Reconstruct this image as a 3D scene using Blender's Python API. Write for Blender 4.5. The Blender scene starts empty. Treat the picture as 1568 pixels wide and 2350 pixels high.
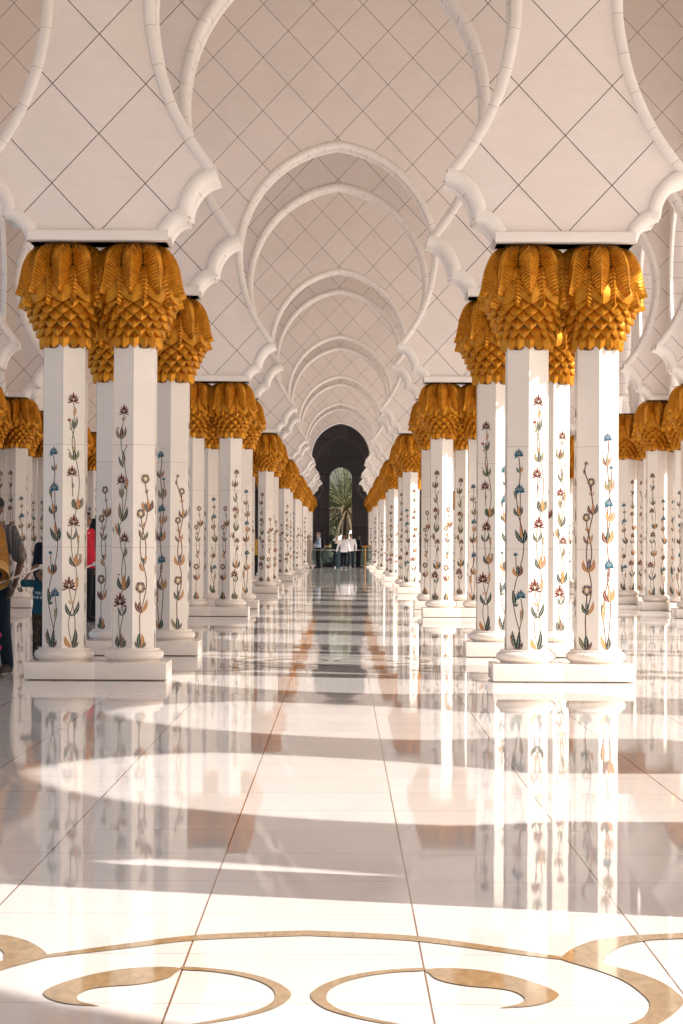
import bpy, bmesh, math, random
from math import sin, cos, pi, sqrt, radians, atan2
from mathutils import Vector, Matrix

S = bpy.context.scene
COL = S.collection
R0 = random.Random(7)

# ------------------------------------------------------------------ camera
cam_d = bpy.data.cameras.new('camera')
cam = bpy.data.objects.new('camera', cam_d)
COL.objects.link(cam)
S.camera = cam
cam_d.sensor_fit = 'HORIZONTAL'
cam_d.sensor_width = 36
cam_d.lens = 36 * 5010 / 1568
cam_d.clip_start = 0.1
cam_d.clip_end = 3000
CAMX = 0.11
cam.location = (CAMX, 0, 1.27)
cam.rotation_mode = 'XYZ'
PITCH = 71.2 / 5010
YAW = 0.0004
ROLL = 0.0045
cam.matrix_world = (Matrix.Translation((CAMX, 0, 1.27)) @ Matrix.Rotation(YAW, 4, 'Z')
                    @ Matrix.Rotation(pi / 2 + PITCH, 4, 'X') @ Matrix.Rotation(ROLL, 4, 'Z'))

# ------------------------------------------------------------------ light
EL, SLOPE = radians(41.0), 0.270
w = bpy.data.worlds.new('World')
S.world = w
w.use_nodes = True
nt = w.node_tree
bg = nt.nodes['Background']
sky = nt.nodes.new('ShaderNodeTexSky')
sky.sky_type = 'NISHITA'
sky.sun_disc = False
sky.sun_elevation = EL
sky.sun_rotation = atan2(1, -SLOPE)
sky.dust_density = 3.2
sky.ozone_density = 0.6
sky.air_density = 1.0
nt.links.new(sky.outputs[0], bg.inputs[0])
bg.inputs[1].default_value = 0.125
sl = bpy.data.lights.new('sun', 'SUN')
sl.energy = 4.3
sl.angle = radians(0.55)
sl.color = (1.0, 0.925, 0.85)
sun = bpy.data.objects.new('sun', sl)
COL.objects.link(sun)
ld = Vector((-1, SLOPE, 0)).normalized() * cos(EL) + Vector((0, 0, -sin(EL)))
sun.rotation_euler = ld.to_track_quat('-Z', 'Y').to_euler()
sun.location = (40, -10, 60)
S.view_settings.view_transform = 'Standard'
S.view_settings.look = 'None'
S.view_settings.gamma = 1.0
S.view_settings.exposure = 0.84
S.cycles.use_denoising = True
S.cycles.max_bounces = 10
S.cycles.diffuse_bounces = 7
S.cycles.glossy_bounces = 5
S.cycles.transparent_max_bounces = 8
S.cycles.sample_clamp_indirect = 8
S.cycles.caustics_reflective = False
S.cycles.caustics_refractive = False

# ------------------------------------------------------------------ grid
PX, PY, Y0 = 4.30, 4.36, 20.34           # aisle width, bay length, first column pair
def YK(k): return Y0 + PY * k if k >= 0 else (Y0 + 4.27 * k if k >= -3 else Y0 - 12.81 + 4.6 * (k + 3))
XI, XO = PX / 2, 6.64                # inner and outer column rows
TH = 0.56                                # wall thickness
HTOP = 11.2

# ------------------------------------------------------------------ helpers
def tag(o, label=None, cat=None, group=None, kind=None):
    if label: o['label'] = label
    if cat: o['category'] = cat
    if group: o['group'] = group
    if kind: o['kind'] = kind
    return o
def empty(name, loc=(0, 0, 0), rz=0):
    o = bpy.data.objects.new(name, None)
    o.empty_display_size = 0.2
    o.location = loc
    o.rotation_euler = (0, 0, rz)
    COL.objects.link(o)
    return o
def link(name, me, parent=None):
    o = bpy.data.objects.new(name, me)
    COL.objects.link(o)
    if parent: o.parent = parent
    return o
def mesh_of(bm, name, mats, smooth=None):
    me = bpy.data.meshes.new(name)
    bm.normal_update()
    bm.to_mesh(me)
    bm.free()
    for m in (mats if isinstance(mats, (list, tuple)) else [mats]): me.materials.append(m)
    if smooth is not None:
        me.polygons.foreach_set('use_smooth', [True] * len(me.polygons))
        if smooth < 179: me.set_sharp_from_angle(angle=radians(smooth))
    return me
def obj(name, bm, mats, parent=None, smooth=None):
    return link(name, mesh_of(bm, name, mats, smooth), parent)
def box(bm, x0, y0, z0, x1, y1, z1, bev=0, mi=0):
    vs = [bm.verts.new((x, y, z)) for x in (x0, x1) for y in (y0, y1) for z in (z0, z1)]
    q = [(0, 1, 3, 2), (4, 6, 7, 5), (0, 4, 5, 1), (2, 3, 7, 6), (0, 2, 6, 4), (1, 5, 7, 3)]
    fs = [bm.faces.new([vs[i] for i in f]) for f in q]
    for f in fs: f.material_index = mi
    if bev:
        es = list({e for f in fs for e in f.edges})
        bmesh.ops.bevel(bm, geom=es, offset=bev, segments=2, profile=0.6, affect='EDGES')
def lathe(bm, prof, n=32, cx=0, cy=0, mi=0, a0=0):
    rings = []
    for r, z in prof:
        rings.append([bm.verts.new((cx + r * cos(a0 + 2 * pi * i / n), cy + r * sin(a0 + 2 * pi * i / n), z)) for i in range(n)])
    for a, b in zip(rings, rings[1:]):
        for i in range(n):
            f = bm.faces.new((a[i], a[(i + 1) % n], b[(i + 1) % n], b[i])); f.material_index = mi
    return rings
def frame_for(d):
    d = d.normalized()
    up = Vector((0, 1, 0)) if abs(d.y) < 0.9 else Vector((1, 0, 0))
    x = up.cross(d).normalized()
    return x, d.cross(x).normalized()
def tube(bm, pts, rad, n=10, mi=0, caps=True, up=None):
    """tapered tube along pts; rad items are r or (rx, ry)"""
    pts = [Vector(p) for p in pts]
    rad = [(r, r) if not isinstance(r, (tuple, list)) else r for r in rad]
    ds = []
    for i in range(len(pts)):
        a = pts[max(i - 1, 0)]; b = pts[min(i + 1, len(pts) - 1)]
        ds.append((b - a).normalized())
    P, Q, D = list(pts), list(rad), list(ds)
    if caps:
        r = min(rad[0]); P2 = []; Q2 = []; D2 = []
        for t in (0.999, 0.8, 0.45):
            P2.append(pts[0] - ds[0] * r * t); k = sqrt(max(0, 1 - t * t)) + 0.02; Q2.append((rad[0][0] * k, rad[0][1] * k)); D2.append(ds[0])
        r = min(rad[-1]); P3 = []; Q3 = []; D3 = []
        for t in (0.45, 0.8, 0.999):
            P3.append(pts[-1] + ds[-1] * r * t); k = sqrt(max(0, 1 - t * t)) + 0.02; Q3.append((rad[-1][0] * k, rad[-1][1] * k)); D3.append(ds[-1])
        P, Q, D = P2 + P + P3, Q2 + Q + Q3, D2 + D + D3
    rings = []
    prevx = None
    for p, r, d in zip(P, Q, D):
        if up is not None:
            x = Vector(up) - d * d.dot(Vector(up)); x.normalize(); y = d.cross(x)
        else:
            if prevx is None: x, y = frame_for(d)
            else:
                x = (prevx - d * d.dot(prevx)).normalized(); y = d.cross(x)
            prevx = x
        rings.append([bm.verts.new(p + x * r[0] * cos(2 * pi * i / n) + y * r[1] * sin(2 * pi * i / n)) for i in range(n)])
    for a, b in zip(rings, rings[1:]):
        for i in range(n):
            f = bm.faces.new((a[i], a[(i + 1) % n], b[(i + 1) % n], b[i])); f.material_index = mi
    if caps:
        f = bm.faces.new(rings[0][::-1]); f.material_index = mi
        f = bm.faces.new(rings[-1]); f.material_index = mi
def ball(bm, c, r, n=12, m=8, mi=0, rot=None):
    r = (r, r, r) if not isinstance(r, (tuple, list)) else r
    M = rot or Matrix.Identity(3)
    c = Vector(c)
    top = bm.verts.new(c + M @ Vector((0, 0, r[2]))); bot = bm.verts.new(c + M @ Vector((0, 0, -r[2])))
    rows = []
    for j in range(1, m):
        t = pi * j / m
        rows.append([bm.verts.new(c + M @ Vector((r[0] * sin(t) * cos(2 * pi * i / n), r[1] * sin(t) * sin(2 * pi * i / n), r[2] * cos(t)))) for i in range(n)])
    for i in range(n):
        k = (i + 1) % n
        bm.faces.new((top, rows[0][i], rows[0][k])).material_index = mi
        bm.faces.new((bot, rows[-1][k], rows[-1][i])).material_index = mi
        for a, b in zip(rows, rows[1:]):
            bm.faces.new((a[i], b[i], b[k], a[k])).material_index = mi
def catmull(pts, n=6, closed=False):
    out = []
    N = len(pts)
    rng = range(N if closed else N - 1)
    for i in rng:
        g = lambda j: Vector(pts[j % N]) if closed else Vector(pts[min(max(j, 0), N - 1)])
        p0, p1, p2, p3 = g(i - 1), g(i), g(i + 1), g(i + 2)
        for s in range(n):
            t = s / n
            out.append(0.5 * ((2 * p1) + (p2 - p0) * t + (2 * p0 - 5 * p1 + 4 * p2 - p3) * t * t + (3 * p1 - p0 - 3 * p2 + p3) * t ** 3))
    if not closed: out.append(Vector(pts[-1]))
    return out

# ------------------------------------------------------------------ materials
class N:
    def __init__(s, name):
        s.m = bpy.data.materials.new(name); s.m.use_nodes = True
        s.t = s.m.node_tree; s.b = s.t.nodes['Principled BSDF']
    def n(s, typ, **kw):
        nd = s.t.nodes.new('ShaderNode' + typ)
        for k, v in kw.items(): setattr(nd, k, v)
        return nd
    def l(s, a, b): s.t.links.new(a, b)
    def val(s, sock, v):
        if hasattr(v, 'is_linked'): s.l(v, sock)
        else: sock.default_value = v
    def math(s, op, a, b=None, c=None):
        nd = s.n('Math', operation=op)
        s.val(nd.inputs[0], a)
        if b is not None: s.val(nd.inputs[1], b)
        if c is not None: s.val(nd.inputs[2], c)
        return nd.outputs[0]
    def vmath(s, op, a, b=None, sc=None):
        nd = s.n('VectorMath', operation=op)
        s.val(nd.inputs[0], a)
        if b is not None: s.val(nd.inputs[1], b)
        if sc is not None: s.val(nd.inputs['Scale'], sc)
        return nd.outputs[0]
    def mix(s, f, a, b, mode='MIX'):
        nd = s.n('Mix', data_type='RGBA', blend_type=mode)
        s.val(nd.inputs[0], f)
        for k, v in ((6, a), (7, b)):
            if hasattr(v, 'is_linked'): s.l(v, nd.inputs[k])
            else: nd.inputs[k].default_value = (*v, 1) if len(v) == 3 else v
        return nd.outputs[2]
    def xyz(s, v):
        nd = s.n('SeparateXYZ'); s.l(v, nd.inputs[0]); return nd.outputs
    def comb(s, x, y, z=0.0):
        nd = s.n('CombineXYZ')
        for k, v in enumerate((x, y, z)): s.val(nd.inputs[k], v)
        return nd.outputs[0]
    def noise(s, vec, scale, detail=4, dist=0.0, rough=0.55):
        nd = s.n('TexNoise'); s.l(vec, nd.inputs['Vector'])
        nd.inputs['Scale'].default_value = scale; nd.inputs['Detail'].default_value = detail
        nd.inputs['Distortion'].default_value = dist; nd.inputs['Roughness'].default_value = rough
        return nd.outputs
    def ramp(s, f, a, b, lo=0.0, hi=1.0):
        nd = s.n('MapRange'); s.val(nd.inputs[0], f)
        for k, v in zip((1, 2, 3, 4), (a, b, lo, hi)): nd.inputs[k].default_value = v
        return nd.outputs[0]
    def line(s, f, wd):
        """1 where the fraction of f is nearer than wd to an integer"""
        return s.math('LESS_THAN', s.math('PINGPONG', f, 0.5), wd)
    def scale_col(s, colr, f):
        nd = s.n('VectorMath', operation='SCALE'); s.val(nd.inputs[0], colr); s.val(nd.inputs['Scale'], f); return nd.outputs[0]
    def rgb(s, c):
        nd = s.n('RGB'); nd.outputs[0].default_value = (*c, 1); return nd.outputs[0]
    def done(s, colr, rough=0.5, spec=0.5, metal=0.0):
        s.val(s.b.inputs['Base Color'], (*colr, 1) if isinstance(colr, tuple) else colr)
        s.val(s.b.inputs['Roughness'], rough)
        s.b.inputs['Specular IOR Level'].default_value = spec
        s.b.inputs['Metallic'].default_value = metal
        return s.m
STONE = (0.82, 0.742, 0.695)
JOINT = (0.06, 0.042, 0.035)
def stone_tone(g, vec, colr, amt=1.0):
    n1 = g.noise(vec, 1.3, 5, 0.6)[0]
    n2 = g.noise(g.vmath('MULTIPLY', vec, (2.0, 2.0, 9.0)), 1.2, 5, 1.0)[0]
    f = g.math('ADD', g.ramp(n1, 0.3, 0.7, 1 - 0.035 * amt, 1 + 0.03 * amt), g.ramp(n2, 0.3, 0.75, -0.025 * amt, 0.02 * amt))
    return g.scale_col(colr, f)
def mat_lattice(name, axis):
    g = N(name)
    pos = g.n('NewGeometry').outputs['Position']
    p = g.xyz(pos)
    if axis == 'x': u = g.math('DIVIDE', g.math('ADD', p[0], XI), PX / 5)
    else: u = g.math('DIVIDE', g.math('SUBTRACT', p[1], Y0), PY / 5)
    v = g.math('DIVIDE', g.math('SUBTRACT', p[2], 4.115), 0.92)
    a, b = g.math('ADD', u, v), g.math('SUBTRACT', u, v)
    ln = g.math('MAXIMUM', g.line(a, 0.0062), g.line(b, 0.0062))
    wn = g.n('TexWhiteNoise', noise_dimensions='3D')
    g.l(g.comb(g.math('FLOOR', a), g.math('FLOOR', b), g.math('FLOOR', g.math('DIVIDE', p[1] if axis == 'x' else p[0], 2.0))), wn.inputs[0])
    base = g.scale_col(g.rgb(STONE), g.ramp(wn.outputs[0], 0, 1, 0.965, 1.02))
    base = g.mix(g.math('MULTIPLY', g.math('GREATER_THAN', wn.outputs[0], 0.7), 0.35), base, (0.78, 0.68, 0.60))
    c = stone_tone(g, pos, base)
    c = g.mix(ln, c, JOINT)
    bp = g.n('Bump'); bp.inputs['Strength'].default_value = 0.5; bp.inputs['Distance'].default_value = 0.004
    bp.invert = True
    g.l(ln, bp.inputs['Height']); g.l(bp.outputs[0], g.b.inputs['Normal'])
    return g.done(c, 0.42, 0.35)
def mat_course(name, step, wd=0.0035, col=STONE, jc=(0.30, 0.22, 0.17), rough=0.42, stag=False):
    """stone with a joint every <step> of the u coordinate"""
    g = N(name)
    uv = g.n('UVMap').outputs[0]
    u = g.xyz(uv)
    pos = g.n('NewGeometry').outputs['Position']
    ln = g.line(g.math('DIVIDE', u[0], step), wd / step)
    wn = g.n('TexWhiteNoise', noise_dimensions='1D'); g.l(g.math('FLOOR', g.math('DIVIDE', u[0], step)), wn.inputs['W'])
    base = g.scale_col(g.rgb(col), g.ramp(wn.outputs[0], 0, 1, 0.97, 1.015))
    c = g.mix(ln, stone_tone(g, pos, base), jc)
    return g.done(c, rough, 0.4)
M_wallx = mat_lattice('stone_lattice_across', 'x')
M_wally = mat_lattice('stone_lattice_along', 'y')
M_soffit = mat_course('stone_soffit', 0.30, 0.003, STONE, (0.10, 0.07, 0.06))
M_mould = mat_course('stone_moulding', 0.37, 0.0025, (0.83, 0.775, 0.72), (0.50, 0.41, 0.35), 0.45)
def mat_plain(name, col, rough=0.42, amt=1.0, spec=0.4):
    g = N(name)
    tc = g.n('TexCoord').outputs['Object']
    oi = g.n('ObjectInfo').outputs['Random']
    v = g.vmath('ADD', tc, g.comb(g.math('MULTIPLY', oi, 37.0), g.math('MULTIPLY', oi, 91.0), 0.0))
    return g.done(stone_tone(g, v, g.rgb(col), amt), rough, spec)
M_stone = mat_plain('stone_plain', STONE)
M_ceil = mat_plain('ceiling_stone', (0.74, 0.67, 0.60), 0.6)
M_plinth = mat_plain('plinth_marble', (0.80, 0.725, 0.66), 0.16, 1.6, 0.5)
def mat_base():
    g = N('base_marble')
    tc = g.n('TexCoord').outputs['Object']
    p = g.xyz(tc)
    ang = g.math('ARCTAN2', p[1], p[0])
    ln = g.line(g.math('DIVIDE', g.math('ADD', ang, 0.55), pi / 2), 0.0025)
    spots = g.math('GREATER_THAN', g.noise(tc, 9, 3)[0], 0.74)
    c = stone_tone(g, tc, g.rgb((0.81, 0.735, 0.665)), 1.6)
    c = g.mix(g.math('MULTIPLY', spots, 0.35), c, (0.3, 0.24, 0.22))
    return g.done(g.mix(ln, c, (0.3, 0.21, 0.15)), 0.22, 0.45)
M_base = mat_base()
def mat_shaft():
    g = N('shaft_marble')
    uv = g.xyz(g.n('UVMap').outputs[0])
    tc = g.n('TexCoord').outputs['Object']
    edge = g.math('LESS_THAN', uv[0], 0.011)
    h = g.math('MAXIMUM', g.math('LESS_THAN', g.math('ABSOLUTE', g.math('SUBTRACT', uv[1], 1.22)), 0.0022),
               g.math('LESS_THAN', g.math('ABSOLUTE', g.math('SUBTRACT', uv[1], 2.17)), 0.0022))
    oi = g.n('ObjectInfo').outputs['Random']
    v = g.vmath('ADD', tc, g.comb(g.math('MULTIPLY', oi, 37.0), 0.0, 0.0))
    blk = g.n('TexWhiteNoise', noise_dimensions='2D')
    g.l(g.comb(g.math('FLOOR', g.math('DIVIDE', g.math('ADD', uv[1], 0.68), 0.95)), g.math('MULTIPLY', oi, 50.0)), blk.inputs[0])
    c = stone_tone(g, v, g.scale_col(g.rgb((0.82, 0.755, 0.69)), g.ramp(blk.outputs[0], 0, 1, 0.97, 1.015)))
    c = g.mix(h, c, (0.5, 0.40, 0.33))
    c = g.mix(edge, c, (0.09, 0.06, 0.05))
    return g.done(c, 0.20, 0.45)
M_shaft = mat_shaft()
def mat_gold():
    g = N('gilded_palm')
    tc = g.n('TexCoord').outputs['Object']
    n = g.noise(tc, 14, 4)[0]
    c = g.mix(g.ramp(n, 0.35, 0.7), (0.64, 0.270, 0.014), (0.44, 0.165, 0.008))
    return g.done(c, g.ramp(g.noise(tc, 30, 3)[0], 0.3, 0.7, 0.30, 0.42), 0.5, 0.6)
M_gold = mat_gold()
M_gap_shade = N('core_gap_shade').done((0.12, 0.05, 0.010), 0.6, 0.3)  # capital core painted dark, so gaps between fronds and scales look shaded
def mat_floor():
    g = N('polished_floor')
    pos = g.n('NewGeometry').outputs['Position']
    p = g.xyz(pos)
    u = g.math('DIVIDE', g.math('SUBTRACT', p[0], 0.36), 0.72)
    v = g.math('DIVIDE', g.math('SUBTRACT', p[1], 8.21), 0.7267)
    lu, lv = g.line(u, 0.0042), g.line(v, 0.0036)
    cell = g.comb(g.math('FLOOR', u), g.math('FLOOR', v))
    wn = g.n('TexWhiteNoise', noise_dimensions='2D'); g.l(cell, wn.inputs[0])
    base = g.scale_col(g.rgb((0.74, 0.715, 0.69)), g.ramp(wn.outputs[0], 0, 1, 0.965, 1.015))
    cl = g.noise(g.vmath('ADD', pos, g.vmath('SCALE', wn.outputs[1], sc=40.0)), 1.1, 6, 1.4)[0]
    base = g.scale_col(base, g.ramp(cl, 0.3, 0.75, 1.015, 0.955))
    vein = g.noise(g.vmath('ADD', g.vmath('MULTIPLY', pos, (1.0, 2.4, 1.0)), g.vmath('SCALE', wn.outputs[1], sc=25.0)), 2.2, 8, 2.0)[0]
    vm = g.math('LESS_THAN', g.math('ABSOLUTE', g.math('SUBTRACT', vein, 0.5)), 0.004)
    base = g.mix(g.math('MULTIPLY', vm, 0.10), base, (0.5, 0.42, 0.36))
    c = g.mix(lv, base, (0.42, 0.30, 0.22))
    c = g.mix(lu, c, (0.20, 0.115, 0.075))
    # every slab lies a hair off level, and the polish is never perfectly flat
    tilt = g.vmath('MULTIPLY', g.vmath('SUBTRACT', wn.outputs[1], (0.5, 0.5, 0.5)), (0.0022, 0.0030, 0.0))
    wv = g.noise(g.vmath('MULTIPLY', pos, (1.0, 1.0, 0.0)), 2.6, 2)[1]
    wav = g.vmath('MULTIPLY', g.vmath('SUBTRACT', wv, (0.5, 0.5, 0.5)), (0.0022, 0.0016, 0.0))
    nn = g.vmath('NORMALIZE', g.vmath('ADD', g.vmath('ADD', tilt, wav), (0.0, 0.0, 1.0)))
    g.l(nn, g.b.inputs['Normal'])
    sm = g.noise(pos, 0.9, 4, 0.8)[0]
    g.b.inputs['IOR'].default_value = 1.52
    return g.done(c, g.ramp(sm, 0.35, 0.7, 0.022, 0.042), 0.5)
M_floor = mat_floor()
def mat_inlay():
    g = N('inlay_tan_marble')
    pos = g.n('NewGeometry').outputs['Position']
    n = g.noise(g.vmath('MULTIPLY', pos, (3.0, 1.2, 1.0)), 6, 6, 1.5)[0]
    c = g.mix(g.ramp(n, 0.3, 0.7), (0.40, 0.285, 0.165), (0.27, 0.185, 0.10))
    g.b.inputs['IOR'].default_value = 1.52
    return g.done(c, 0.05, 0.5)
M_inlay = mat_inlay()
def simple(name, col, rough=0.5, spec=0.4, metal=0.0, var=0.06, sc=20):
    g = N(name)
    tc = g.n('TexCoord').outputs['Object']
    f = g.ramp(g.noise(tc, sc, 4)[0], 0.3, 0.7, 1 - var, 1 + var)
    return g.done(g.scale_col(g.rgb(col), f), rough, spec, metal)
M_inl = {k: simple('inlay_' + k, c, 0.25, 0.4, 0, 0.18, 60) for k, c in dict(
    maroon=(0.11, 0.016, 0.018), red=(0.30, 0.05, 0.025), blue=(0.016, 0.11, 0.17), green=(0.022, 0.045, 0.038), olive=(0.17, 0.15, 0.075),
    orange=(0.46, 0.20, 0.055), pink=(0.34, 0.17, 0.11), stemred=(0.16, 0.045, 0.022), stemolive=(0.17, 0.145, 0.085),
    violet=(0.10, 0.08, 0.12), sand=(0.36, 0.24, 0.12), pale=(0.72, 0.62, 0.50)).items()}
IK = list(M_inl)

# ------------------------------------------------------------------ ground and floor
def quad(bm, pts): bm.faces.new([bm.verts.new(p) for p in pts])
bm = bmesh.new()
quad(bm, [(-1500, -400, 0), (1500, -400, 0), (1500, 143.2, 0), (-1500, 143.2, 0)])
tag(obj('floor', bm, M_floor), kind='structure')
M_lawn = simple('lawn', (0.075, 0.10, 0.035), 0.9, 0.2, 0, 0.3, 3)
bm = bmesh.new()
quad(bm, [(-1500, 143.2, -0.01), (1500, 143.2, -0.01), (1500, 2500, -0.01), (-1500, 2500, -0.01)])
tag(obj('garden_ground', bm, M_lawn), kind='structure')

# scroll inlays in the floor: (x from the aisle axis, y) outlines of the tan marble
RING_A = [(-0.3654,6.5078),(-0.4195,6.5346),(-0.5213,6.5078),(-0.6095,6.4257),(-0.6789,6.3141),(-0.7162,6.2154),(-0.7242,6.1463),(-0.6973,6.073),(-0.6477,6.0156),(-0.6029,5.9929),(-0.5479,5.9817),(-0.5943,6.0213),(-0.6197,6.073),(-0.6225,6.1315),(-0.5973,6.2063),(-0.5458,6.2459),(-0.4855,6.2674),(-0.4269,6.3141),(-0.3877,6.3774),(-0.3748,6.4419)]
RING_B = [(-0.3641,6.5346),(-0.2948,6.5212),(-0.2082,6.4813),(-0.1277,6.403),(-0.0673,6.2985),(-0.0368,6.2063),(-0.0274,6.1463),(-0.0336,6.073),(-0.0641,5.9732),(-0.109,5.8985),(-0.1759,5.8229),(-0.2424,5.7701),(-0.3296,5.7054),(-0.4398,5.6673),(-0.4407,5.6774),(-0.3363,5.7183),(-0.2549,5.7859),(-0.1943,5.8416),(-0.1498,5.8903),(-0.1053,5.9593),(-0.077,6.0442),(-0.0717,6.1315),(-0.0873,6.2367),(-0.1317,6.3392),(-0.2055,6.4257),(-0.2855,6.4747),(-0.3513,6.4912)]
ARC = [(0.0,7.163),(0.3402,7.076),(0.589,6.8957),(0.7915,6.7209),(0.7872,6.6786),(0.5833,6.8145),(0.3372,6.9828),(0.0,7.066)]
CEE = [(1.4647,7.1596),(1.3218,7.1596),(1.225,7.1435),(1.1002,7.1076),(1.0257,7.0799),(0.949,7.0291),(0.8753,6.9333),(0.8168,6.8036),(0.7915,6.7209),(0.7872,6.6786),(0.8311,6.5921),(0.8848,6.4912),(0.9328,6.3614),(0.9602,6.1912),(0.9654,6.0442),(0.9355,5.904),(0.8904,5.8096),(0.8374,5.7571),(0.7299,5.6673),(0.6112,5.6049),(0.6097,5.5877),(0.7525,5.6173),(0.8447,5.68),(0.9362,5.7649),(1.0012,5.8903),(1.049,6.0156),(1.0672,6.1168),(1.0622,6.1912),(1.0504,6.2985),(1.0075,6.4419),(0.9178,6.6024),(0.9172,6.6786),(0.9346,6.7674),(1.0043,6.9145),(1.1006,7.0097),(1.209,7.0407),(1.3044,7.0563),(1.4482,7.072)]
def inlay_mesh(bm, poly, mx, dy):
    pts = catmull([(p[0], p[1], 0) for p in poly], 5, closed=(poly is not ARC))
    vs = [bm.verts.new((mx * p.x, p.y + dy, 0.0022 if poly is ARC else 0.003)) for p in pts]
    f = bm.faces.new(vs if mx > 0 else vs[::-1])
bm = bmesh.new()
for dy in (0.0, 17.44, 34.88, 52.32, 69.76, 87.2):
    for mx in (1, -1):
        for poly in (RING_A, RING_B, CEE): inlay_mesh(bm, poly, mx, dy)
        inlay_mesh(bm, ARC, mx, dy)
        # the far half of each rosette, turned about its centre
        if dy > 0:
            for poly in (RING_A, RING_B, CEE):
                pts = catmull([(p[0], 2 * 5.62 - p[1], 0) for p in poly], 5, closed=True)
                vs = [bm.verts.new((mx * p.x, p.y + dy, 0.003)) for p in pts]
                bm.faces.new(vs if mx < 0 else vs[::-1])
bmesh.ops.recalc_face_normals(bm, faces=bm.faces[:])
for f in bm.faces:
    f.normal_update()
    if f.normal.z < 0: f.normal_flip()
tag(obj('floor_inlay', bm, M_inlay), kind='structure')

# ------------------------------------------------------------------ the cusped arch
LOBE1 = [(1.528, 4.045), (1.517, 4.09), (1.488, 4.15), (1.438, 4.208), (1.384, 4.243), (1.324, 4.258)]
LOBE2 = [(1.316, 4.30), (1.302, 4.385), (1.266, 4.47), (1.21, 4.548), (1.138, 4.605), (1.047, 4.637)]
CCX, CCH = -0.231, 6.24
CR = 1.668 - CCX
MAIN = [(1.062, 4.69), (1.155, 4.80), (1.25, 4.935), (1.336, 5.07), (1.418, 5.22), (1.488, 5.38), (1.548, 5.55), (1.598, 5.73), (1.636, 5.93), (1.66, 6.09), (1.668, 6.24)]
a1 = math.acos(-CCX / CR)
MAIN += [(CCX + CR * cos(a1 * i / 22), CCH + CR * sin(a1 * i / 22)) for i in range(1, 23)]
MAIN[-1] = (0.0, MAIN[-1][1])
def dense(pts, n):
    q = catmull([(x, h, 0) for x, h in pts], n)
    return [(p.x, p.y) for p in q]
L1, L2, MA = dense(LOBE1, 3), dense(LOBE2, 3), dense(MAIN[:12], 2) + MAIN[12:]
PROF = L1 + L2 + MA
APEX = MA[-1][1]
SEC_MAIN = [(0.004, 0.05), (-0.020, 0.02), (-0.022, -0.006), (-0.006, -0.026), (0.028, -0.037), (0.058, -0.030), (0.077, -0.012), (0.081, 0.01)]
SEC_LOBE = [(0.004, 0.16), (-0.012, 0.10), (-0.016, 0.03), (-0.006, -0.014), (0.020, -0.036), (0.058, -0.044), (0.092, -0.034), (0.112, -0.014), (0.116, 0.01)]

class WallFrame:
    """turns (along, depth, height) of a wall into world space; depth -TH/2 is the front"""
    def __init__(s, axis, pos, flip=False, t1=None):
        s.axis, s.pos, s.flip = axis, pos, flip
        s.t0, s.t1 = -TH / 2, (TH / 2 if t1 is None else t1)
    def __call__(s, a, d, h):
        if s.axis == 'x': return Vector((a, s.pos + d, h))
        return Vector((s.pos + (-d if s.flip else d), a, h))

def sweep(bm, path, sec, W, uvl, back=False, cap0=True, cap1=True, lift=0.0):
    n = len(path); rows = []; L = 0.0; us = []
    for i in range(n):
        a, b = path[max(i - 1, 0)], path[min(i + 1, n - 1)]
        t = Vector((b[0] - a[0], b[1] - a[1])).normalized()
        if i: L += sqrt((path[i][0] - path[i - 1][0]) ** 2 + (path[i][1] - path[i - 1][1]) ** 2)
        us.append(L)
        nx, nh = t.y, -t.x
        row = []
        for (sn, sy) in sec:
            d = (W.t0 + sy) if not back else (W.t1 - sy)
            row.append(bm.verts.new(W(path[i][0] + nx * sn, d, path[i][1] + nh * sn)))
        rows.append(row)
    for i in range(n - 1):
        for j in range(len(sec) - 1):
            f = bm.faces.new((rows[i][j], rows[i + 1][j], rows[i + 1][j + 1], rows[i][j + 1]))
            for lp, u in zip(f.loops, (us[i], us[i + 1], us[i + 1], us[i])): lp[uvl].uv = (u if not lift else 0.185, 0)
    if cap0: bm.faces.new(rows[0][::-1])
    if cap1: bm.faces.new(rows[-1])

def arch_moulding(W, c, back=True, k=1.0):
    bm = bmesh.new(); uvl = bm.loops.layers.uv.new('UVMap')
    main = [(c + x * k, h) for x, h in MA] + [(c - x * k, h) for x, h in MA[::-1][1:]]
    sides = (False, True) if back else (False,)
    for bk in sides:
        sweep(bm, main, SEC_MAIN, W, uvl, bk)
        for lb, lift in ((L1, 0.05), (L2, 0.05)):
            r = [(c + x * k, h) for x, h in lb]
            if lb is L2: r = [(c + lb[0][0] * k, lb[0][1] - 0.03)] + r
            sweep(bm, r, SEC_LOBE, W, uvl, bk, lift=lift)
            m = [(2 * c - x, h) for x, h in r][::-1]
            sweep(bm, m, SEC_LOBE, W, uvl, bk, lift=lift)
    bmesh.ops.recalc_face_normals(bm, faces=bm.faces[:])
    return mesh_of(bm, 'arch_moulding', M_mould, 42)

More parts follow.
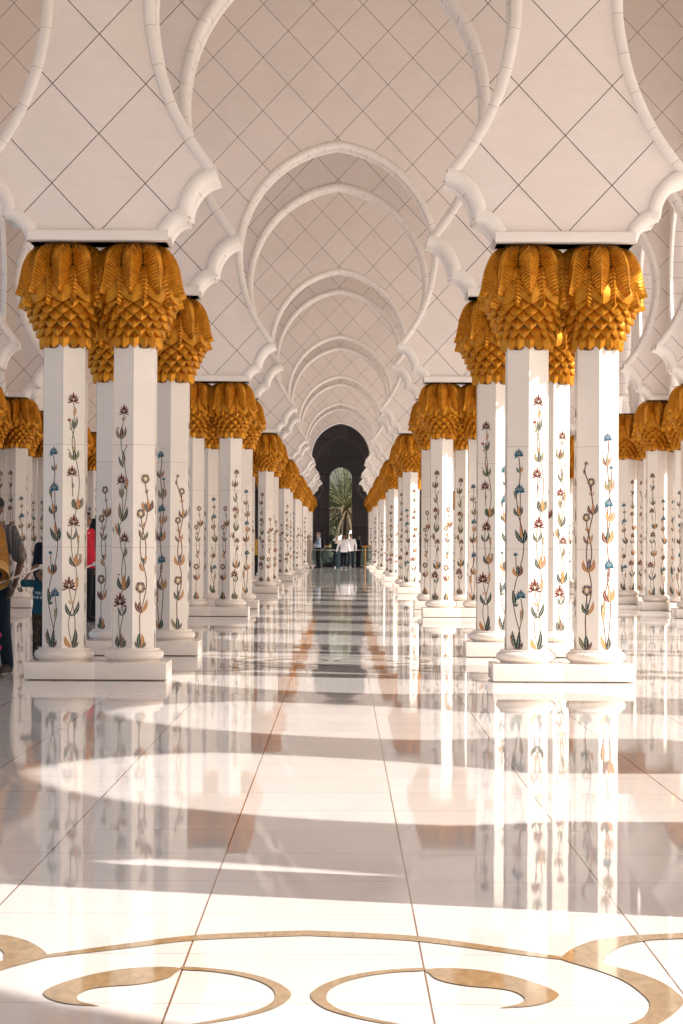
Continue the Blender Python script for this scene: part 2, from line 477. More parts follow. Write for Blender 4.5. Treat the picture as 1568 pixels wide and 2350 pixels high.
def wall_mesh(W, centers, ends, mat, wide=None):
    """one wall with an arch at every centre; ends = outer limits"""
    bm = bmesh.new(); uvl = bm.loops.layers.uv.new('UVMap')
    half = PX / 2
    n = len(PROF)
    spans = []            # (left function, right function)
    for i in range(len(centers) + 1):
        lc = centers[i - 1] if i > 0 else None
        rc = centers[i] if i < len(centers) else None
        spans.append((lc, rc))
    T0, T1 = W.t0, W.t1
    for lc, rc in spans:
        def lim(i):
            x = PROF[i][0]
            sc = lambda c: (wide or {}).get(c, 1.0)
            return (lc + x * sc(lc) if lc is not None else ends[0]), (rc - x * sc(rc) if rc is not None else ends[1])
        rows = []
        for i in range(n):
            a, b = lim(i); h = PROF[i][1]
            rows.append([bm.verts.new(W(a, T0, h)), bm.verts.new(W(b, T0, h)), bm.verts.new(W(b, T1, h)), bm.verts.new(W(a, T1, h))])
        a, b = lim(n - 1)
        rows.append([bm.verts.new(W(a, T0, HTOP)), bm.verts.new(W(b, T0, HTOP)), bm.verts.new(W(b, T1, HTOP)), bm.verts.new(W(a, T1, HTOP))])
        L = 0
        for i in range(n):
            p, q = rows[i], rows[i + 1]
            bm.faces.new((p[0], p[1], q[1], q[0]))
            bm.faces.new((p[2], p[3], q[3], q[2]))
            if i < n - 1:
                L2_ = L + sqrt((PROF[i + 1][0] - PROF[i][0]) ** 2 + (PROF[i + 1][1] - PROF[i][1]) ** 2)
                for (s, c_) in (((1, 2), rc), ((3, 0), lc)):
                    f = bm.faces.new((p[s[0]], p[s[1]], q[s[1]], q[s[0]])); f.material_index = 1
                    f.smooth = True
                    for lp, u in zip(f.loops, (L, L, L2_, L2_)): lp[uvl].uv = (u, 0)
                L = L2_
        f = bm.faces.new(rows[0]); f.material_index = 1
        f = bm.faces.new(rows[-1][::-1]); f.material_index = 1
    bmesh.ops.recalc_face_normals(bm, faces=bm.faces[:])
    me = mesh_of(bm, 'arch_wall', [mat, M_soffit])
    return me
def impost_mesh(W, c, lo, hi):
    bm = bmesh.new(); uvl = bm.loops.layers.uv.new('UVMap')
    sec = [(4.045, 0.10), (4.038, -0.02), (4.046, -0.052), (4.09, -0.058), (4.135, -0.05), (4.150, -0.02), (4.152, 0.02)]
    full = [(h, W.t0 + d) for h, d in sec[::-1]] + [(h, W.t1 - d) for h, d in sec]
    rows = [[bm.verts.new(W(a, d, h)) for h, d in full] for a in (c + lo, c + hi)]
    for j in range(len(full) - 1):
        f = bm.faces.new((rows[0][j], rows[1][j], rows[1][j + 1], rows[0][j + 1]))
        for lp in f.loops: lp[uvl].uv = (0.185, 0)
    bm.faces.new(rows[0]); bm.faces.new(rows[1][::-1])
    bmesh.ops.recalc_face_normals(bm, faces=bm.faces[:])
    return mesh_of(bm, 'impost', M_mould, 40)

ORD = ['nearest', 'second', 'third', 'fourth', 'fifth', 'sixth', 'seventh', 'eighth', 'ninth', 'tenth', 'eleventh', 'twelfth', 'thirteenth']
PLANES = [0, 1, 4, 5, 8, 9, 12, 13, 16, 17, 20, 21, 24]
for k in [-4, -3] + PLANES:
    W = WallFrame('x', YK(k))
    SC = (XI + XO) / 2
    cs = [-SC, 0, SC]
    KW = {-SC: (XO - XI) / PX, 0: 1.0, SC: (XO - XI) / PX}
    me = wall_mesh(W, cs, (-XO + TH / 2 - 0.03, XO - TH / 2 + 0.03), M_wallx, KW)
    o = link('arch_wall', me)
    lab = ('pale stone cross wall with cusped arches above the %s pair of columns' % ORD[PLANES.index(k)]) if k >= 0 else \
          ('pale stone cross wall with cusped arches, %s one behind the photographer' % ('second' if k == -4 else 'first'))
    if k == 24: lab = 'last pale stone cross wall with cusped arches, framing the dark hall'
    if k == -3: lab = 'pale stone cross wall above the floor nearest the camera'
    if k == -4: lab = 'pale stone cross wall over the camera, outside the view'
    tag(o, lab, 'arch wall', 'stone arch walls across the arcade', 'thing')
    for c in cs: link('arch_moulding', arch_moulding(W, c, True, KW[c]), o)
    for c, lo, hi in ((-XI, -0.645, 0.645), (XI, -0.645, 0.645), (-XO, 0.25, 0.645), (XO, -0.645, -0.25)):
        link('impost', impost_mesh(W, c, lo, hi), o)
KLO, KHI = -6, 24
for sx, nm in ((-1, 'left'), (1, 'right')):
    W = WallFrame('y', sx * XO, flip=(sx < 0), t1=0.72)
    cs = [YK(k + 0.5) for k in range(KLO, KHI)]
    me = wall_mesh(W, cs, (YK(KLO) - 0.9, YK(KHI) + 0.9), M_wally)
    o = link('arcade_wall', me)
    tag(o, 'long pale stone arcade wall of cusped arches along the %s outer columns' % nm, 'arcade wall', 'outer arcade walls', 'thing')
    for c in cs: link('arch_moulding', arch_moulding(W, c), o)
    for k in range(KLO, KHI + 1): link('impost', impost_mesh(W, YK(k), -0.645, 0.645), o)
# ceiling with a cornice
bm = bmesh.new()
box(bm, -XO - 1.1, YK(KLO) - 1, HTOP + 0.02, XO + 1.1, YK(24) + 0.3, HTOP + 0.5)
tag(obj('ceiling', bm, M_ceil), kind='structure')

# ------------------------------------------------------------------ columns
AP = 0.1925                       # shaft apothem
HR = AP / cos(pi / 6)
def shaft_mesh():
    bm = bmesh.new(); uvl = bm.loops.layers.uv.new('UVMap')
    zs = (0.288, 3.14)
    rings = [[bm.verts.new((HR * cos(-pi / 2 + i * pi / 3), HR * sin(-pi / 2 + i * pi / 3), z)) for i in range(6)] for z in zs]
    for i in range(6):
        j = (i + 1) % 6
        f = bm.faces.new((rings[0][i], rings[0][j], rings[1][j], rings[1][i]))
        for lp, uv in zip(f.loops, ((0, zs[0]), (1, zs[0]), (1, zs[1]), (0, zs[1]))): lp[uvl].uv = uv
    return mesh_of(bm, 'shaft', M_shaft)
def plinth_mesh():
    bm = bmesh.new()
    e = PX * 0 + 0.3285
    box(bm, -e, -e, 0.008, e, e, 0.163, bev=0.010)
    return mesh_of(bm, 'plinth', M_plinth, 40)
def base_mesh():
    bm = bmesh.new()
    prof = [(0.236, 0.163), (0.236, 0.176), (0.243, 0.181), (0.258, 0.186), (0.271, 0.197), (0.2775, 0.213), (0.2785, 0.229), (0.273, 0.246), (0.262, 0.259), (0.247, 0.267), (0.240, 0.270), (0.240, 0.286), (0.236, 0.290), (0.19, 0.291)]
    lathe(bm, prof, 48)
    return mesh_of(bm, 'base', M_base, 35)
CT = 4.03                        # top of the capital
def interp(tab, d):
    for (a, b), (c, e) in zip(tab, tab[1:]):
        if d <= c: return b + (e - b) * (d - a) / (c - a)
    return tab[-1][1]
def capital_mesh():
    """overlapping pine-cone scales on a tapering core"""
    bm = bmesh.new()
    lathe(bm, [(0.19, CT - 0.975), (0.20, CT - 0.96), (0.215, CT - 0.85), (0.26, CT - 0.75), (0.30, CT - 0.65), (0.325, CT - 0.55), (0.29, CT - 0.4), (0.26, CT - 0.2), (0.215, CT - 0.06), (0.21, CT - 0.01), (0.21, CT + 0.02)], 30, mi=1)
    rows = [(0.565, 0.412, 0.24, 0.0), (0.615, 0.388, 0.16, 0.5), (0.668, 0.364, 0.15, 0.0), (0.725, 0.338, 0.15, 0.5), (0.792, 0.308, 0.15, 0.0), (0.865, 0.272, 0.16, 0.5), (0.965, 0.240, 0.18, 0.0)]
    na, nd = 6, 4
    for ri, (d, r, ln, ph) in enumerate(rows):
        last = ri == len(rows) - 1
        rise = 0.085 if ri == 0 else (0.062 if not last else 0.042)
        cnt = 10 if ri == 0 else 15
        for s in range(cnt):
            th0 = (s + ph) * 2 * pi / cnt - pi / 2 + 0.03
            hw = pi / cnt * 1.02
            g = []
            for i in range(na + 1):
                u = -1 + 2 * i / na
                au = abs(u)
                low = -d + rise * (0.62 * au + 0.38 * au ** 2)
                rt = r - 0.022 * au ** 1.5 + 0.007 * max(0, 1 - au * 3)
                col = []
                for j in range(nd + 1):
                    t = j / nd
                    z = low + (ln - rise * au) * t
                    back = (0.050 if not last else 0.012) * t ** 1.3
                    rr = rt + 0.012 * sin(pi * min(1, t * 1.2)) * (1 - 0.5 * au) - back
                    a = th0 + hw * u
                    col.append(bm.verts.new((rr * cos(a), rr * sin(a), CT + z)))
                a = th0 + hw * u
                rl = rt - 0.030
                v1 = bm.verts.new((rl * cos(a), rl * sin(a), CT + low - 0.002))
                ri2 = max(rt - 0.10, 0.19)
                v2 = bm.verts.new((ri2 * cos(a), ri2 * sin(a), CT + low + 0.035))
                g.append([v2, v1] + col)
            for i in range(na):
                for j in range(len(g[0]) - 1):
                    bm.faces.new((g[i][j], g[i + 1][j], g[i + 1][j + 1], g[i][j + 1]))
    bmesh.ops.recalc_face_normals(bm, faces=bm.faces[:])
    return mesh_of(bm, 'capital', [M_gold, M_gap_shade], 33)
def frond(bm, th, tab, width, nb, lean, rnd):
    """one feather: midrib with barbs as ridges, serrated edge"""
    d0, d1 = tab[0][0], tab[-1][0]
    m = nb * 2
    def pt(u, t, lift):
        # u = -1..1 across, t = 0..1 along
        d = d0 + (d1 - d0) * min(max(t, 0.0), 1.05)
        r = interp(tab, d) + lift
        q = min(max(t, 0), 1)
        if d0 < 0.1: wv = min(width, 2 * pi * r / 10 * 0.98) * (1 - max(0, (q - 0.48) / 0.52) ** 2.2 * 0.86)
        else: wv = width * (0.45 + 0.55 * min(1, q / 0.3)) * (1 - max(0, (q - 0.38) / 0.62) ** 1.6 * 0.84)
        a = th + u * wv / 2 / max(r, 0.2) + lean * t * t
        r -= (0.020 * u * u + 0.050 * abs(u)) * min(1, 0.35 + 1.8 * q)
        return Vector((r * cos(a), r * sin(a), CT - d))
    sl = 0.26
    for sgn in (-1, 1):
        rows = []
        for i in range(m + 1):
            t = -0.27 + 1.27 * i / m
            ridge = 0.0105 if i % 2 else -0.0095
            row = [bm.verts.new(pt(0, t * 0.985, 0.012))]
            row.append(bm.verts.new(pt(sgn * 0.06, t * 0.985 + 0.01, 0.006 + ridge * 0.3)))
            row.append(bm.verts.new(pt(sgn * 0.5, t * 0.985 + sl * 0.5 * (1 - t * 0.75), 0.006 + ridge)))
            ext = (0.03 if i % 2 else -0.10) + rnd.uniform(-0.03, 0.03)
            row.append(bm.verts.new(pt(sgn * (1.0 + ext), t * 0.985 + sl * (1 - t * 0.75) + (0.012 if i % 2 else -0.012), ridge * 0.8 - 0.004)))
            rows.append(row)
        for i in range(m):
            for j in range(3):
                q = (rows[i][j], rows[i][j + 1], rows[i + 1][j + 1], rows[i + 1][j])
                bm.faces.new(q if sgn > 0 else q[::-1])
BIG = [(0.0, 0.215), (0.013, 0.270), (0.05, 0.322), (0.10, 0.362), (0.15, 0.386), (0.20, 0.405), (0.28, 0.422), (0.38, 0.440), (0.475, 0.474)]
SMALL = [(0.22, 0.360), (0.30, 0.378), (0.40, 0.396), (0.50, 0.420), (0.585, 0.446)]
def frond_mesh():
    bm = bmesh.new(); rnd = random.Random(3)
    for s in range(10):
        a = -pi / 2 - 0.02 + s * 2 * pi / 10
        frond(bm, a, BIG, 0.250, 18, rnd.uniform(-0.03, 0.03), rnd)
        frond(bm, a + pi / 10, SMALL, 0.215, 12, rnd.uniform(-0.04, 0.04), rnd)
    me = mesh_of(bm, 'frond_collar', M_gold, 24)
    return me

# ---- inlaid flower vines, in the pixel frame of one shaft face (x right, y down)
class Vine:
    def __init__(s, zc, zb, k=1.0):
        s.bm = bmesh.new(); s.zc, s.zb, s.k = zc, zb, k; s.lv = 0
    def P(s, x, y, lift):
        return Vector(((x - s.zc) * 0.00168 * s.k, -AP - lift, 0.290 + (s.zb - y) * 0.001488 * s.k))
    def poly(s, pts, col, lift):
        if len(pts) < 3: return
        vs = [s.bm.verts.new(s.P(x, y, lift)) for x, y in pts]
        f = s.bm.faces.new(vs); f.material_index = IK.index(col)
    def ribbon(s, pts, wd, col, lift=0.0012, taper=True):
        pts = catmull([(x, y, 0) for x, y in pts], 5)
        n = len(pts); prev = None
        for i, p in enumerate(pts):
            a, b = pts[max(i - 1, 0)], pts[min(i + 1, n - 1)]
            t = (b - a).normalized(); nx, ny = -t.y, t.x
            cur = ((p.x + nx * wd, p.y + ny * wd), (p.x - nx * wd, p.y - ny * wd))
            if prev: s.poly([prev[0], cur[0], cur[1], prev[1]], col, lift)
            prev = cur
    def stem(s, pts, col='stemred', wd=2.5):
        wd = 2.7
        s.ribbon(pts, wd, col)
    def stem_thin(s, pts, col='stemred', wd=2.5): s.ribbon(pts, wd, col)
    def leaf(s, x0, y0, x1, y1, wd, col, bend=0.0, vein=True, rag=False):
        s.lv = (s.lv + 1) % 7
        lift = 0.0018 + s.lv * 0.00018
        wd *= 1.0
        d = Vector((x1 - x0, y1 - y0)); L = d.length or 1; t = d / L; n = Vector((-t.y, t.x))
        A, B, C = [], [], []
        m = 10
        for i in range(m + 1):
            q = i / m
            c = Vector((x0, y0)) + d * q + n * bend * 4 * q * (1 - q)
            h = wd * sin(pi * q ** 0.8) ** 0.85 if 0 < q < 1 else 0
            if rag and i % 2: h *= 1.22
            A.append(c + n * h); B.append(c - n * h * 0.9); C.append(c)
        pts = [(p.x, p.y) for p in A] + [(p.x, p.y) for p in B[::-1][1:-1]]
        s.poly(pts, col, lift)
        if vein and wd > 3.5:
            for i in range(1, m - 1):
                v = n * (0.8 if i < m - 3 else 0.4)
                s.poly([tuple(C[i] + v), tuple(C[i + 1] + v), tuple(C[i + 1] - v), tuple(C[i] - v)], 'pale', lift + 0.0004)
    def cup(s, x, y, sz, cols, rag=False, lean=0):
        """leaves rising from the joint (x, y)"""
        k = sz
        s.leaf(x, y, x + 0.06 * k + lean, y - 1.75 * k, 0.27 * k, cols[2 % len(cols)], 0, True, rag)
        s.leaf(x, y, x - 0.62 * k + lean, y - 1.52 * k, 0.25 * k, cols[0], -0.26 * k, True, rag)
        s.leaf(x, y, x + 0.58 * k + lean, y - 1.72 * k, 0.25 * k, cols[1], 0.24 * k, True, rag)
    def vee(s, x, y, sz, c1, c2):
        s.leaf(x, y, x - 0.62 * sz, y - 1.35 * sz, 0.20 * sz, c1, -0.18 * sz)
        s.leaf(x, y, x + 0.62 * sz, y - 1.60 * sz, 0.20 * sz, c2, 0.16 * sz)
    def fan(s, x, y, r, angs, wd, col, lift, edge=None):
        for a, l in angs:
            t = radians(a)
            ex, ey = x + sin(t) * r * l, y - cos(t) * r * l
            d = Vector((ex - x, ey - y)); n = Vector((-d.y, d.x)).normalized()
            for c, kk, lf in ((edge, 1.28, lift), (col, 1.0, lift + 0.0005)):
                if c is None: continue
                m = Vector((x, y)) + d * 0.55
                tip = Vector((x, y)) + d * (1.0 if c == col else 1.06)
                s.poly([(x, y), tuple(Vector((x, y)) + d * 0.28 + n * wd * 0.8 * kk), tuple(m + n * wd * kk), tuple(Vector((x, y)) + d * 0.8 + n * wd * 0.55 * kk), tuple(tip), tuple(Vector((x, y)) + d * 0.8 - n * wd * 0.55 * kk), tuple(m - n * wd * kk), tuple(Vector((x, y)) + d * 0.28 - n * wd * 0.8 * kk)], c, lf)
    def lotus(s, x, y, r, col='maroon'):
        r *= 1.3
        yb = y + 0.55 * r
        s.fan(x, yb, r, [(-72, 0.92), (72, 0.92), (-48, 1.12), (48, 1.12), (-24, 1.3), (24, 1.3), (0, 1.62)], 0.17 * r, col, 0.0034, 'red')
        s.ribbon([(x, yb), (x - 0.35 * r, yb + 0.12 * r), (x - 0.72 * r, yb + 0.30 * r), (x - 0.9 * r, yb + 0.14 * r)], 0.085 * r, col, 0.0040)
        s.ribbon([(x, yb), (x + 0.35 * r, yb + 0.12 * r), (x + 0.72 * r, yb + 0.30 * r), (x + 0.9 * r, yb + 0.14 * r)], 0.085 * r, col, 0.0040)
        s.poly([(x, yb - 0.62 * r), (x + 0.12 * r, yb - 0.3 * r), (x, yb), (x - 0.12 * r, yb - 0.3 * r)], 'pale', 0.0044)
        for a in (-50, -25, 25, 50):
            t = radians(a); s.ribbon([(x + sin(t) * 0.35 * r, yb - cos(t) * 0.35 * r), (x + sin(t) * 0.95 * r, yb - cos(t) * 0.95 * r)], 0.022 * r, 'pale', 0.0044)
    def cornflower(s, x, y, r):
        r *= 1.12
        yb = y + 0.35 * r
        s.fan(x, yb, r, [(-92, 0.95), (92, 0.98), (-58, 1.1), (58, 1.1), (-26, 1.25), (26, 1.2), (2, 1.45)], 0.21 * r, 'blue', 0.0034, 'violet')
        s.ribbon([(x, yb), (x - 0.4 * r, yb + 0.28 * r), (x - 0.85 * r, yb + 0.55 * r)], 0.12 * r, 'blue', 0.0040)
        s.ribbon([(x, yb), (x + 0.5 * r, yb + 0.12 * r), (x + 0.98 * r, yb + 0.02 * r)], 0.12 * r, 'blue', 0.0040)
        for a in (-45, -15, 12, 42):
            t = radians(a); s.ribbon([(x + sin(t) * 0.2 * r, yb - cos(t) * 0.2 * r), (x + sin(t) * 0.95 * r, yb - cos(t) * 0.95 * r)], 0.022 * r, 'pale', 0.0044)
    def daisy(s, x, y, r, a='violet', b='sand'):
        r *= 1.08
        for i in range(10):
            t = 2 * pi * i / 10
            cx, cy = x + sin(t) * 0.70 * r * 0.86, y - cos(t) * 0.70 * r * 1.05
            s.poly([(cx + 0.30 * r * cos(q), cy + 0.30 * r * sin(q)) for q in [2 * pi * j / 8 for j in range(8)]], a if i % 2 else b, 0.0036 + (i % 2) * 0.0003)
        s.poly([(x + 0.50 * r * cos(q), y + 0.62 * r * sin(q)) for q in [2 * pi * j / 14 for j in range(14)]], b, 0.0042)
        s.poly([(x + 0.26 * r * cos(q), y + 0.44 * r * sin(q)) for q in [2 * pi * j / 12 for j in range(12)]], 'pale', 0.0046)
    def star(s, x, y, r, col):
        s.fan(x, y + 0.3 * r, r, [(-80, 0.9), (80, 0.9), (-40, 1.05), (40, 1.05), (0, 1.3)], 0.2 * r, col, 0.0034)
    def mesh(s):
        bm = s.bm
        bm.normal_update()
        for f in bm.faces:
            if f.normal.y > 0: f.normal_flip()
        return mesh_of(bm, 'flower_inlay', [M_inl[k] for k in IK])
def design_blue1():
    v = Vine(335, 1620)
    v.stem([(335, 1600), (345, 1520), (362, 1430), (366, 1370), (358, 1300)]); v.stem([(345, 1600), (352, 1520), (330, 1430), (312, 1330), (318, 1240), (340, 1150), (366, 1050), (374, 960), (366, 880), (340, 780), (334, 720), (330, 660), (348, 570), (350, 510), (342, 420)])
    v.stem([(330, 1120), (325, 1040)]); v.stem([(355, 890), (352, 800), (352, 660), (350, 640)])
    v.cornflower(342, 402, 26); v.cornflower(348, 625, 29); v.star(325, 1030, 17, 'blue'); v.cornflower(357, 1280, 28)
    v.cup(348, 522, 26, ['green', 'orange', 'green']); v.leaf(325, 685, 312, 630, 9, 'olive', 3)
    v.cup(340, 790, 36, ['green', 'green', 'orange'], True); v.leaf(372, 960, 322, 870, 12, 'green', -8, True, True); v.leaf(372, 960, 380, 870, 13, 'green', 6, True, True); v.leaf(362, 930, 352, 845, 9, 'orange')
    v.cup(338, 1165, 40, ['orange', 'maroon', 'green'], True); v.leaf(316, 1350, 306, 1250, 12, 'green', 5, True, True); v.leaf(318, 1350, 340, 1330, 8, 'green', 4)
    v.leaf(358, 1445, 354, 1370, 9, 'orange', 4); v.leaf(362, 1445, 374, 1368, 9, 'olive', -4)
    v.leaf(330, 1618, 294, 1525, 10, 'orange', -5); v.leaf(330, 1618, 306, 1500, 12, 'green', -6, True, True); v.leaf(338, 1618, 346, 1510, 13, 'green', 3, True, True); v.leaf(346, 1618, 368, 1570, 9, 'maroon', 4)
    return v.mesh()
def design_maroon1():
    v = Vine(465, 1620); c = 'stemolive'
    v.stem([(462, 1600), (442, 1500), (446, 1430), (470, 1340), (488, 1240), (490, 1190), (480, 1110), (462, 1050), (454, 960), (456, 880), (466, 835)], c)
    v.stem([(470, 1600), (480, 1500), (474, 1400), (452, 1300), (442, 1240)], c); v.stem([(478, 1110), (494, 1020), (496, 950), (480, 880), (470, 830)], c)
    v.stem([(470, 860), (478, 790), (488, 720), (500, 620), (496, 540), (480, 450), (462, 400), (456, 330), (466, 270), (470, 180), (462, 80)], c); v.stem([(462, 680), (458, 600), (456, 530)], c); v.stem([(474, 400), (470, 330), (452, 260), (440, 210)], c)
    v.lotus(462, 68, 27); v.star(438, 206, 16, 'red'); v.lotus(456, 522, 27); v.lotus(468, 830, 29); v.lotus(442, 1222, 34)
    v.leaf(468, 180, 476, 122, 6, 'orange', 2); v.leaf(466, 178, 462, 145, 5, 'orange'); v.leaf(464, 262, 460, 195, 8, 'green', -3); v.leaf(466, 262, 484, 182, 8, 'green', 5); v.leaf(450, 268, 436, 250, 4, 'orange')
    v.cup(468, 455, 40, ['olive', 'olive', 'green']); v.leaf(440, 395, 427, 392, 5, 'olive', 5); v.leaf(470, 400, 464, 360, 5, 'orange')
    v.leaf(462, 630, 454, 585, 6, 'maroon', 3); v.cup(490, 762, 46, ['green', 'olive', 'orange']); v.leaf(488, 760, 468, 690, 10, 'green', -4); v.leaf(492, 760, 508, 695, 10, 'green', 4)
    v.vee(458, 950, 44, 'green', 'green'); v.leaf(496, 972, 488, 920, 6, 'maroon', 3); v.leaf(496, 960, 500, 912, 5, 'orange')
    v.cup(480, 1118, 48, ['green', 'pink', 'orange']); v.leaf(496, 1040, 514, 1060, 7, 'olive', -8); v.leaf(488, 1255, 484, 1180, 9, 'orange', 3); v.leaf(488, 1250, 498, 1180, 6, 'orange', -2)
    v.vee(458, 1352, 26, 'orange', 'orange'); v.vee(462, 1425, 62, 'green', 'green')
    v.leaf(456, 1618, 420, 1545, 14, 'orange', -10); v.leaf(462, 1618, 482, 1500, 15, 'green', 8); v.leaf(466, 1618, 500, 1580, 9, 'green', 5)
    return v.mesh()
def design_maroon2():
    v = Vine(775, 1620); c = 'stemolive'
    v.stem([(760, 1600), (756, 1500), (752, 1420), (772, 1370), (770, 1310)], c); v.stem([(768, 1600), (766, 1500), (782, 1420), (776, 1360)], c)
    v.stem([(765, 1310), (776, 1270), (784, 1250), (796, 1150), (790, 1080), (768, 1000), (756, 920), (748, 870), (770, 830), (784, 760), (800, 680), (802, 600), (790, 500), (774, 420), (762, 350), (766, 270), (778, 200), (782, 150)], c)
    v.stem([(780, 1250), (772, 1150), (778, 1060), (792, 1000), (790, 940)], c); v.stem([(772, 830), (774, 740), (770, 660), (768, 590)], c); v.stem([(776, 450), (784, 400), (798, 372)], c)
    v.lotus(782, 140, 26); v.star(800, 366, 10, 'orange'); v.lotus(767, 570, 26); v.lotus(790, 933, 25); v.lotus(762, 1320, 36)
    v.vee(779, 208, 20, 'olive', 'olive'); v.cup(764, 322, 46, ['olive', 'olive', 'maroon']); v.leaf(742, 262, 733, 245, 6, 'olive', 4); v.leaf(782, 500, 746, 425, 9, 'green', -6); v.leaf(780, 480, 772, 390, 12, 'olive', 4); v.leaf(784, 450, 770, 395, 8, 'violet')
    v.leaf(768, 690, 756, 620, 9, 'olive', -4); v.leaf(768, 690, 778, 625, 9, 'olive', 4); v.leaf(796, 635, 806, 560, 9, 'orange', 3); v.leaf(794, 635, 782, 600, 7, 'green')
    v.leaf(772, 835, 756, 715, 12, 'olive', -8); v.leaf(772, 835, 804, 740, 12, 'green', 10); v.leaf(752, 922, 728, 845, 10, 'orange', -5); v.leaf(754, 922, 742, 838, 10, 'green', 4); v.leaf(716, 905, 709, 865, 5, 'green')
    v.leaf(784, 1058, 800, 995, 11, 'olive', 6); v.cup(784, 1262, 56, ['green', 'green', 'orange']); v.leaf(760, 1160, 752, 1172, 6, 'green', 5); v.vee(776, 1420, 42, 'green', 'green')
    for x, a, cc in ((735, -0.5, 'green'), (742, -0.25, 'green'), (772, 0.15, 'maroon'), (788, 0.35, 'olive'), (800, 0.6, 'green')):
        v.leaf(762 + (x - 762) * 0.35, 1618, x, 1600 - 85 * (1 - abs(a)), 10, cc, a * 10)
    return v.mesh()
def design_daisy1():
    v = Vine(905, 1620)
    v.stem([(890, 1600), (886, 1500), (886, 1420), (905, 1340), (922, 1260), (924, 1190), (908, 1110), (890, 1040), (886, 970), (900, 900), (922, 820), (932, 740), (928, 680), (918, 620), (915, 580)])
    v.stem([(905, 1110), (920, 1040), (918, 960), (900, 880), (890, 800)]); v.stem([(890, 1360), (886, 1300), (886, 1250)])
    v.daisy(915, 568, 27); v.daisy(888, 785, 27); v.daisy(888, 1243, 33)
    v.leaf(922, 662, 914, 638, 5, 'olive'); v.leaf(922, 662, 932, 632, 5, 'maroon'); v.cup(930, 775, 46, ['orange', 'maroon', 'orange']); v.leaf(928, 775, 914, 715, 10, 'green', -3); v.leaf(932, 775, 944, 720, 9, 'green', 3)
    v.vee(895, 872, 24, 'violet', 'orange'); v.leaf(904, 950, 880, 880, 9, 'maroon', -6); v.leaf(904, 950, 930, 895, 9, 'green', 6); v.leaf(904, 948, 886, 905, 8, 'green', -2)
    v.leaf(906, 1090, 888, 1055, 10, 'green', 3); v.leaf(906, 1090, 922, 1040, 9, 'orange', 4); v.leaf(906, 1145, 886, 1085, 11, 'orange', -5); v.leaf(912, 1100, 920, 1060, 7, 'pink')
    v.vee(894, 1402, 56, 'maroon', 'orange'); v.leaf(894, 1402, 880, 1330, 11, 'maroon', -3)
    v.leaf(886, 1618, 884, 1525, 13, 'green', -6); v.leaf(890, 1618, 898, 1530, 13, 'orange', 8); v.leaf(884, 1618, 856, 1575, 9, 'green', -5); v.leaf(894, 1618, 922, 1580, 9, 'green', 5)
    return v.mesh()
def design_daisy2():
    v = Vine(1113, 1505, 1.217)
    v.stem([(1108, 1490), (1104, 1400), (1104, 1330), (1118, 1280), (1130, 1220), (1130, 1160), (1118, 1100), (1108, 1040), (1110, 970), (1124, 880), (1138, 800), (1130, 700), (1112, 640), (1098, 590), (1104, 556)]); v.stem([(1116, 1100), (1132, 1030), (1128, 960), (1112, 890), (1106, 835)]); v.stem([(1130, 700), (1130, 655)]); v.stem([(1106, 1300), (1110, 1210)])
    v.star(1105, 552, 14, 'pink'); v.daisy(1130, 648, 20); v.daisy(1107, 828, 20); v.daisy(1110, 1201, 26)
    v.leaf(1098, 608, 1090, 582, 5, 'maroon'); v.vee(1132, 720, 18, 'orange', 'orange'); v.cup(1138, 815, 34, ['maroon', 'violet', 'orange']); v.vee(1113, 900, 16, 'orange', 'orange'); v.vee(1115, 965, 34, 'maroon', 'orange')
    v.cup(1118, 1110, 42, ['orange', 'orange', 'violet']); v.vee(1114, 1325, 44, 'green', 'orange'); v.leaf(1114, 1325, 1106, 1250, 8, 'green'); 
    v.leaf(1104, 1504, 1072, 1435, 11, 'olive', -5); v.leaf(1106, 1504, 1104, 1425, 12, 'green', 3); v.leaf(1108, 1504, 1134, 1462, 8, 'maroon', 4)
    return v.mesh()
def design_blue2():
    v = Vine(1015, 1505, 1.217)
    v.stem([(1010, 1490), (1020, 1400), (1026, 1320), (1026, 1240), (1010, 1150), (1014, 1080)]); v.stem([(1002, 1490), (994, 1400), (984, 1320), (1000, 1200), (1020, 1120), (1010, 1000), (1006, 930), (1026, 830), (1022, 720), (1010, 600), (1006, 540), (1014, 470), (1008, 425)]); v.stem([(1022, 700), (1030, 640), (1028, 575)]); v.stem([(1012, 930), (1008, 850), (1012, 760)])
    v.cornflower(1008, 420, 21); v.star(1028, 572, 14, 'blue'); v.cornflower(1015, 755, 23); v.cornflower(1018, 1070, 25)
    v.cup(1005, 565, 32, ['maroon', 'pink', 'olive']); v.cup(1020, 692, 36, ['olive', 'pink', 'olive'], True); v.cup(1025, 850, 34, ['orange', 'sand', 'pink'], True); v.cup(1010, 960, 42, ['maroon', 'orange', 'green'], True)
    v.leaf(1014, 1130, 1022, 1095, 5, 'maroon'); v.cup(1018, 1260, 42, ['maroon', 'orange', 'sand'], True); v.leaf(984, 1350, 976, 1265, 10, 'green', 4, True, True); v.leaf(984, 1350, 996, 1255, 9, 'orange', -4)
    v.leaf(1002, 1504, 972, 1425, 10, 'orange', -4); v.leaf(1008, 1504, 1016, 1435, 12, 'green', 5, True, True); v.leaf(1002, 1504, 984, 1460, 9, 'maroon')
    return v.mesh()
ME_SHAFT, ME_PLINTH, ME_BASE, ME_CAP, ME_FROND = shaft_mesh(), plinth_mesh(), base_mesh(), capital_mesh(), frond_mesh()
DES = [design_blue1(), design_maroon1(), design_maroon2(), design_daisy1(), design_daisy2(), design_blue2()]
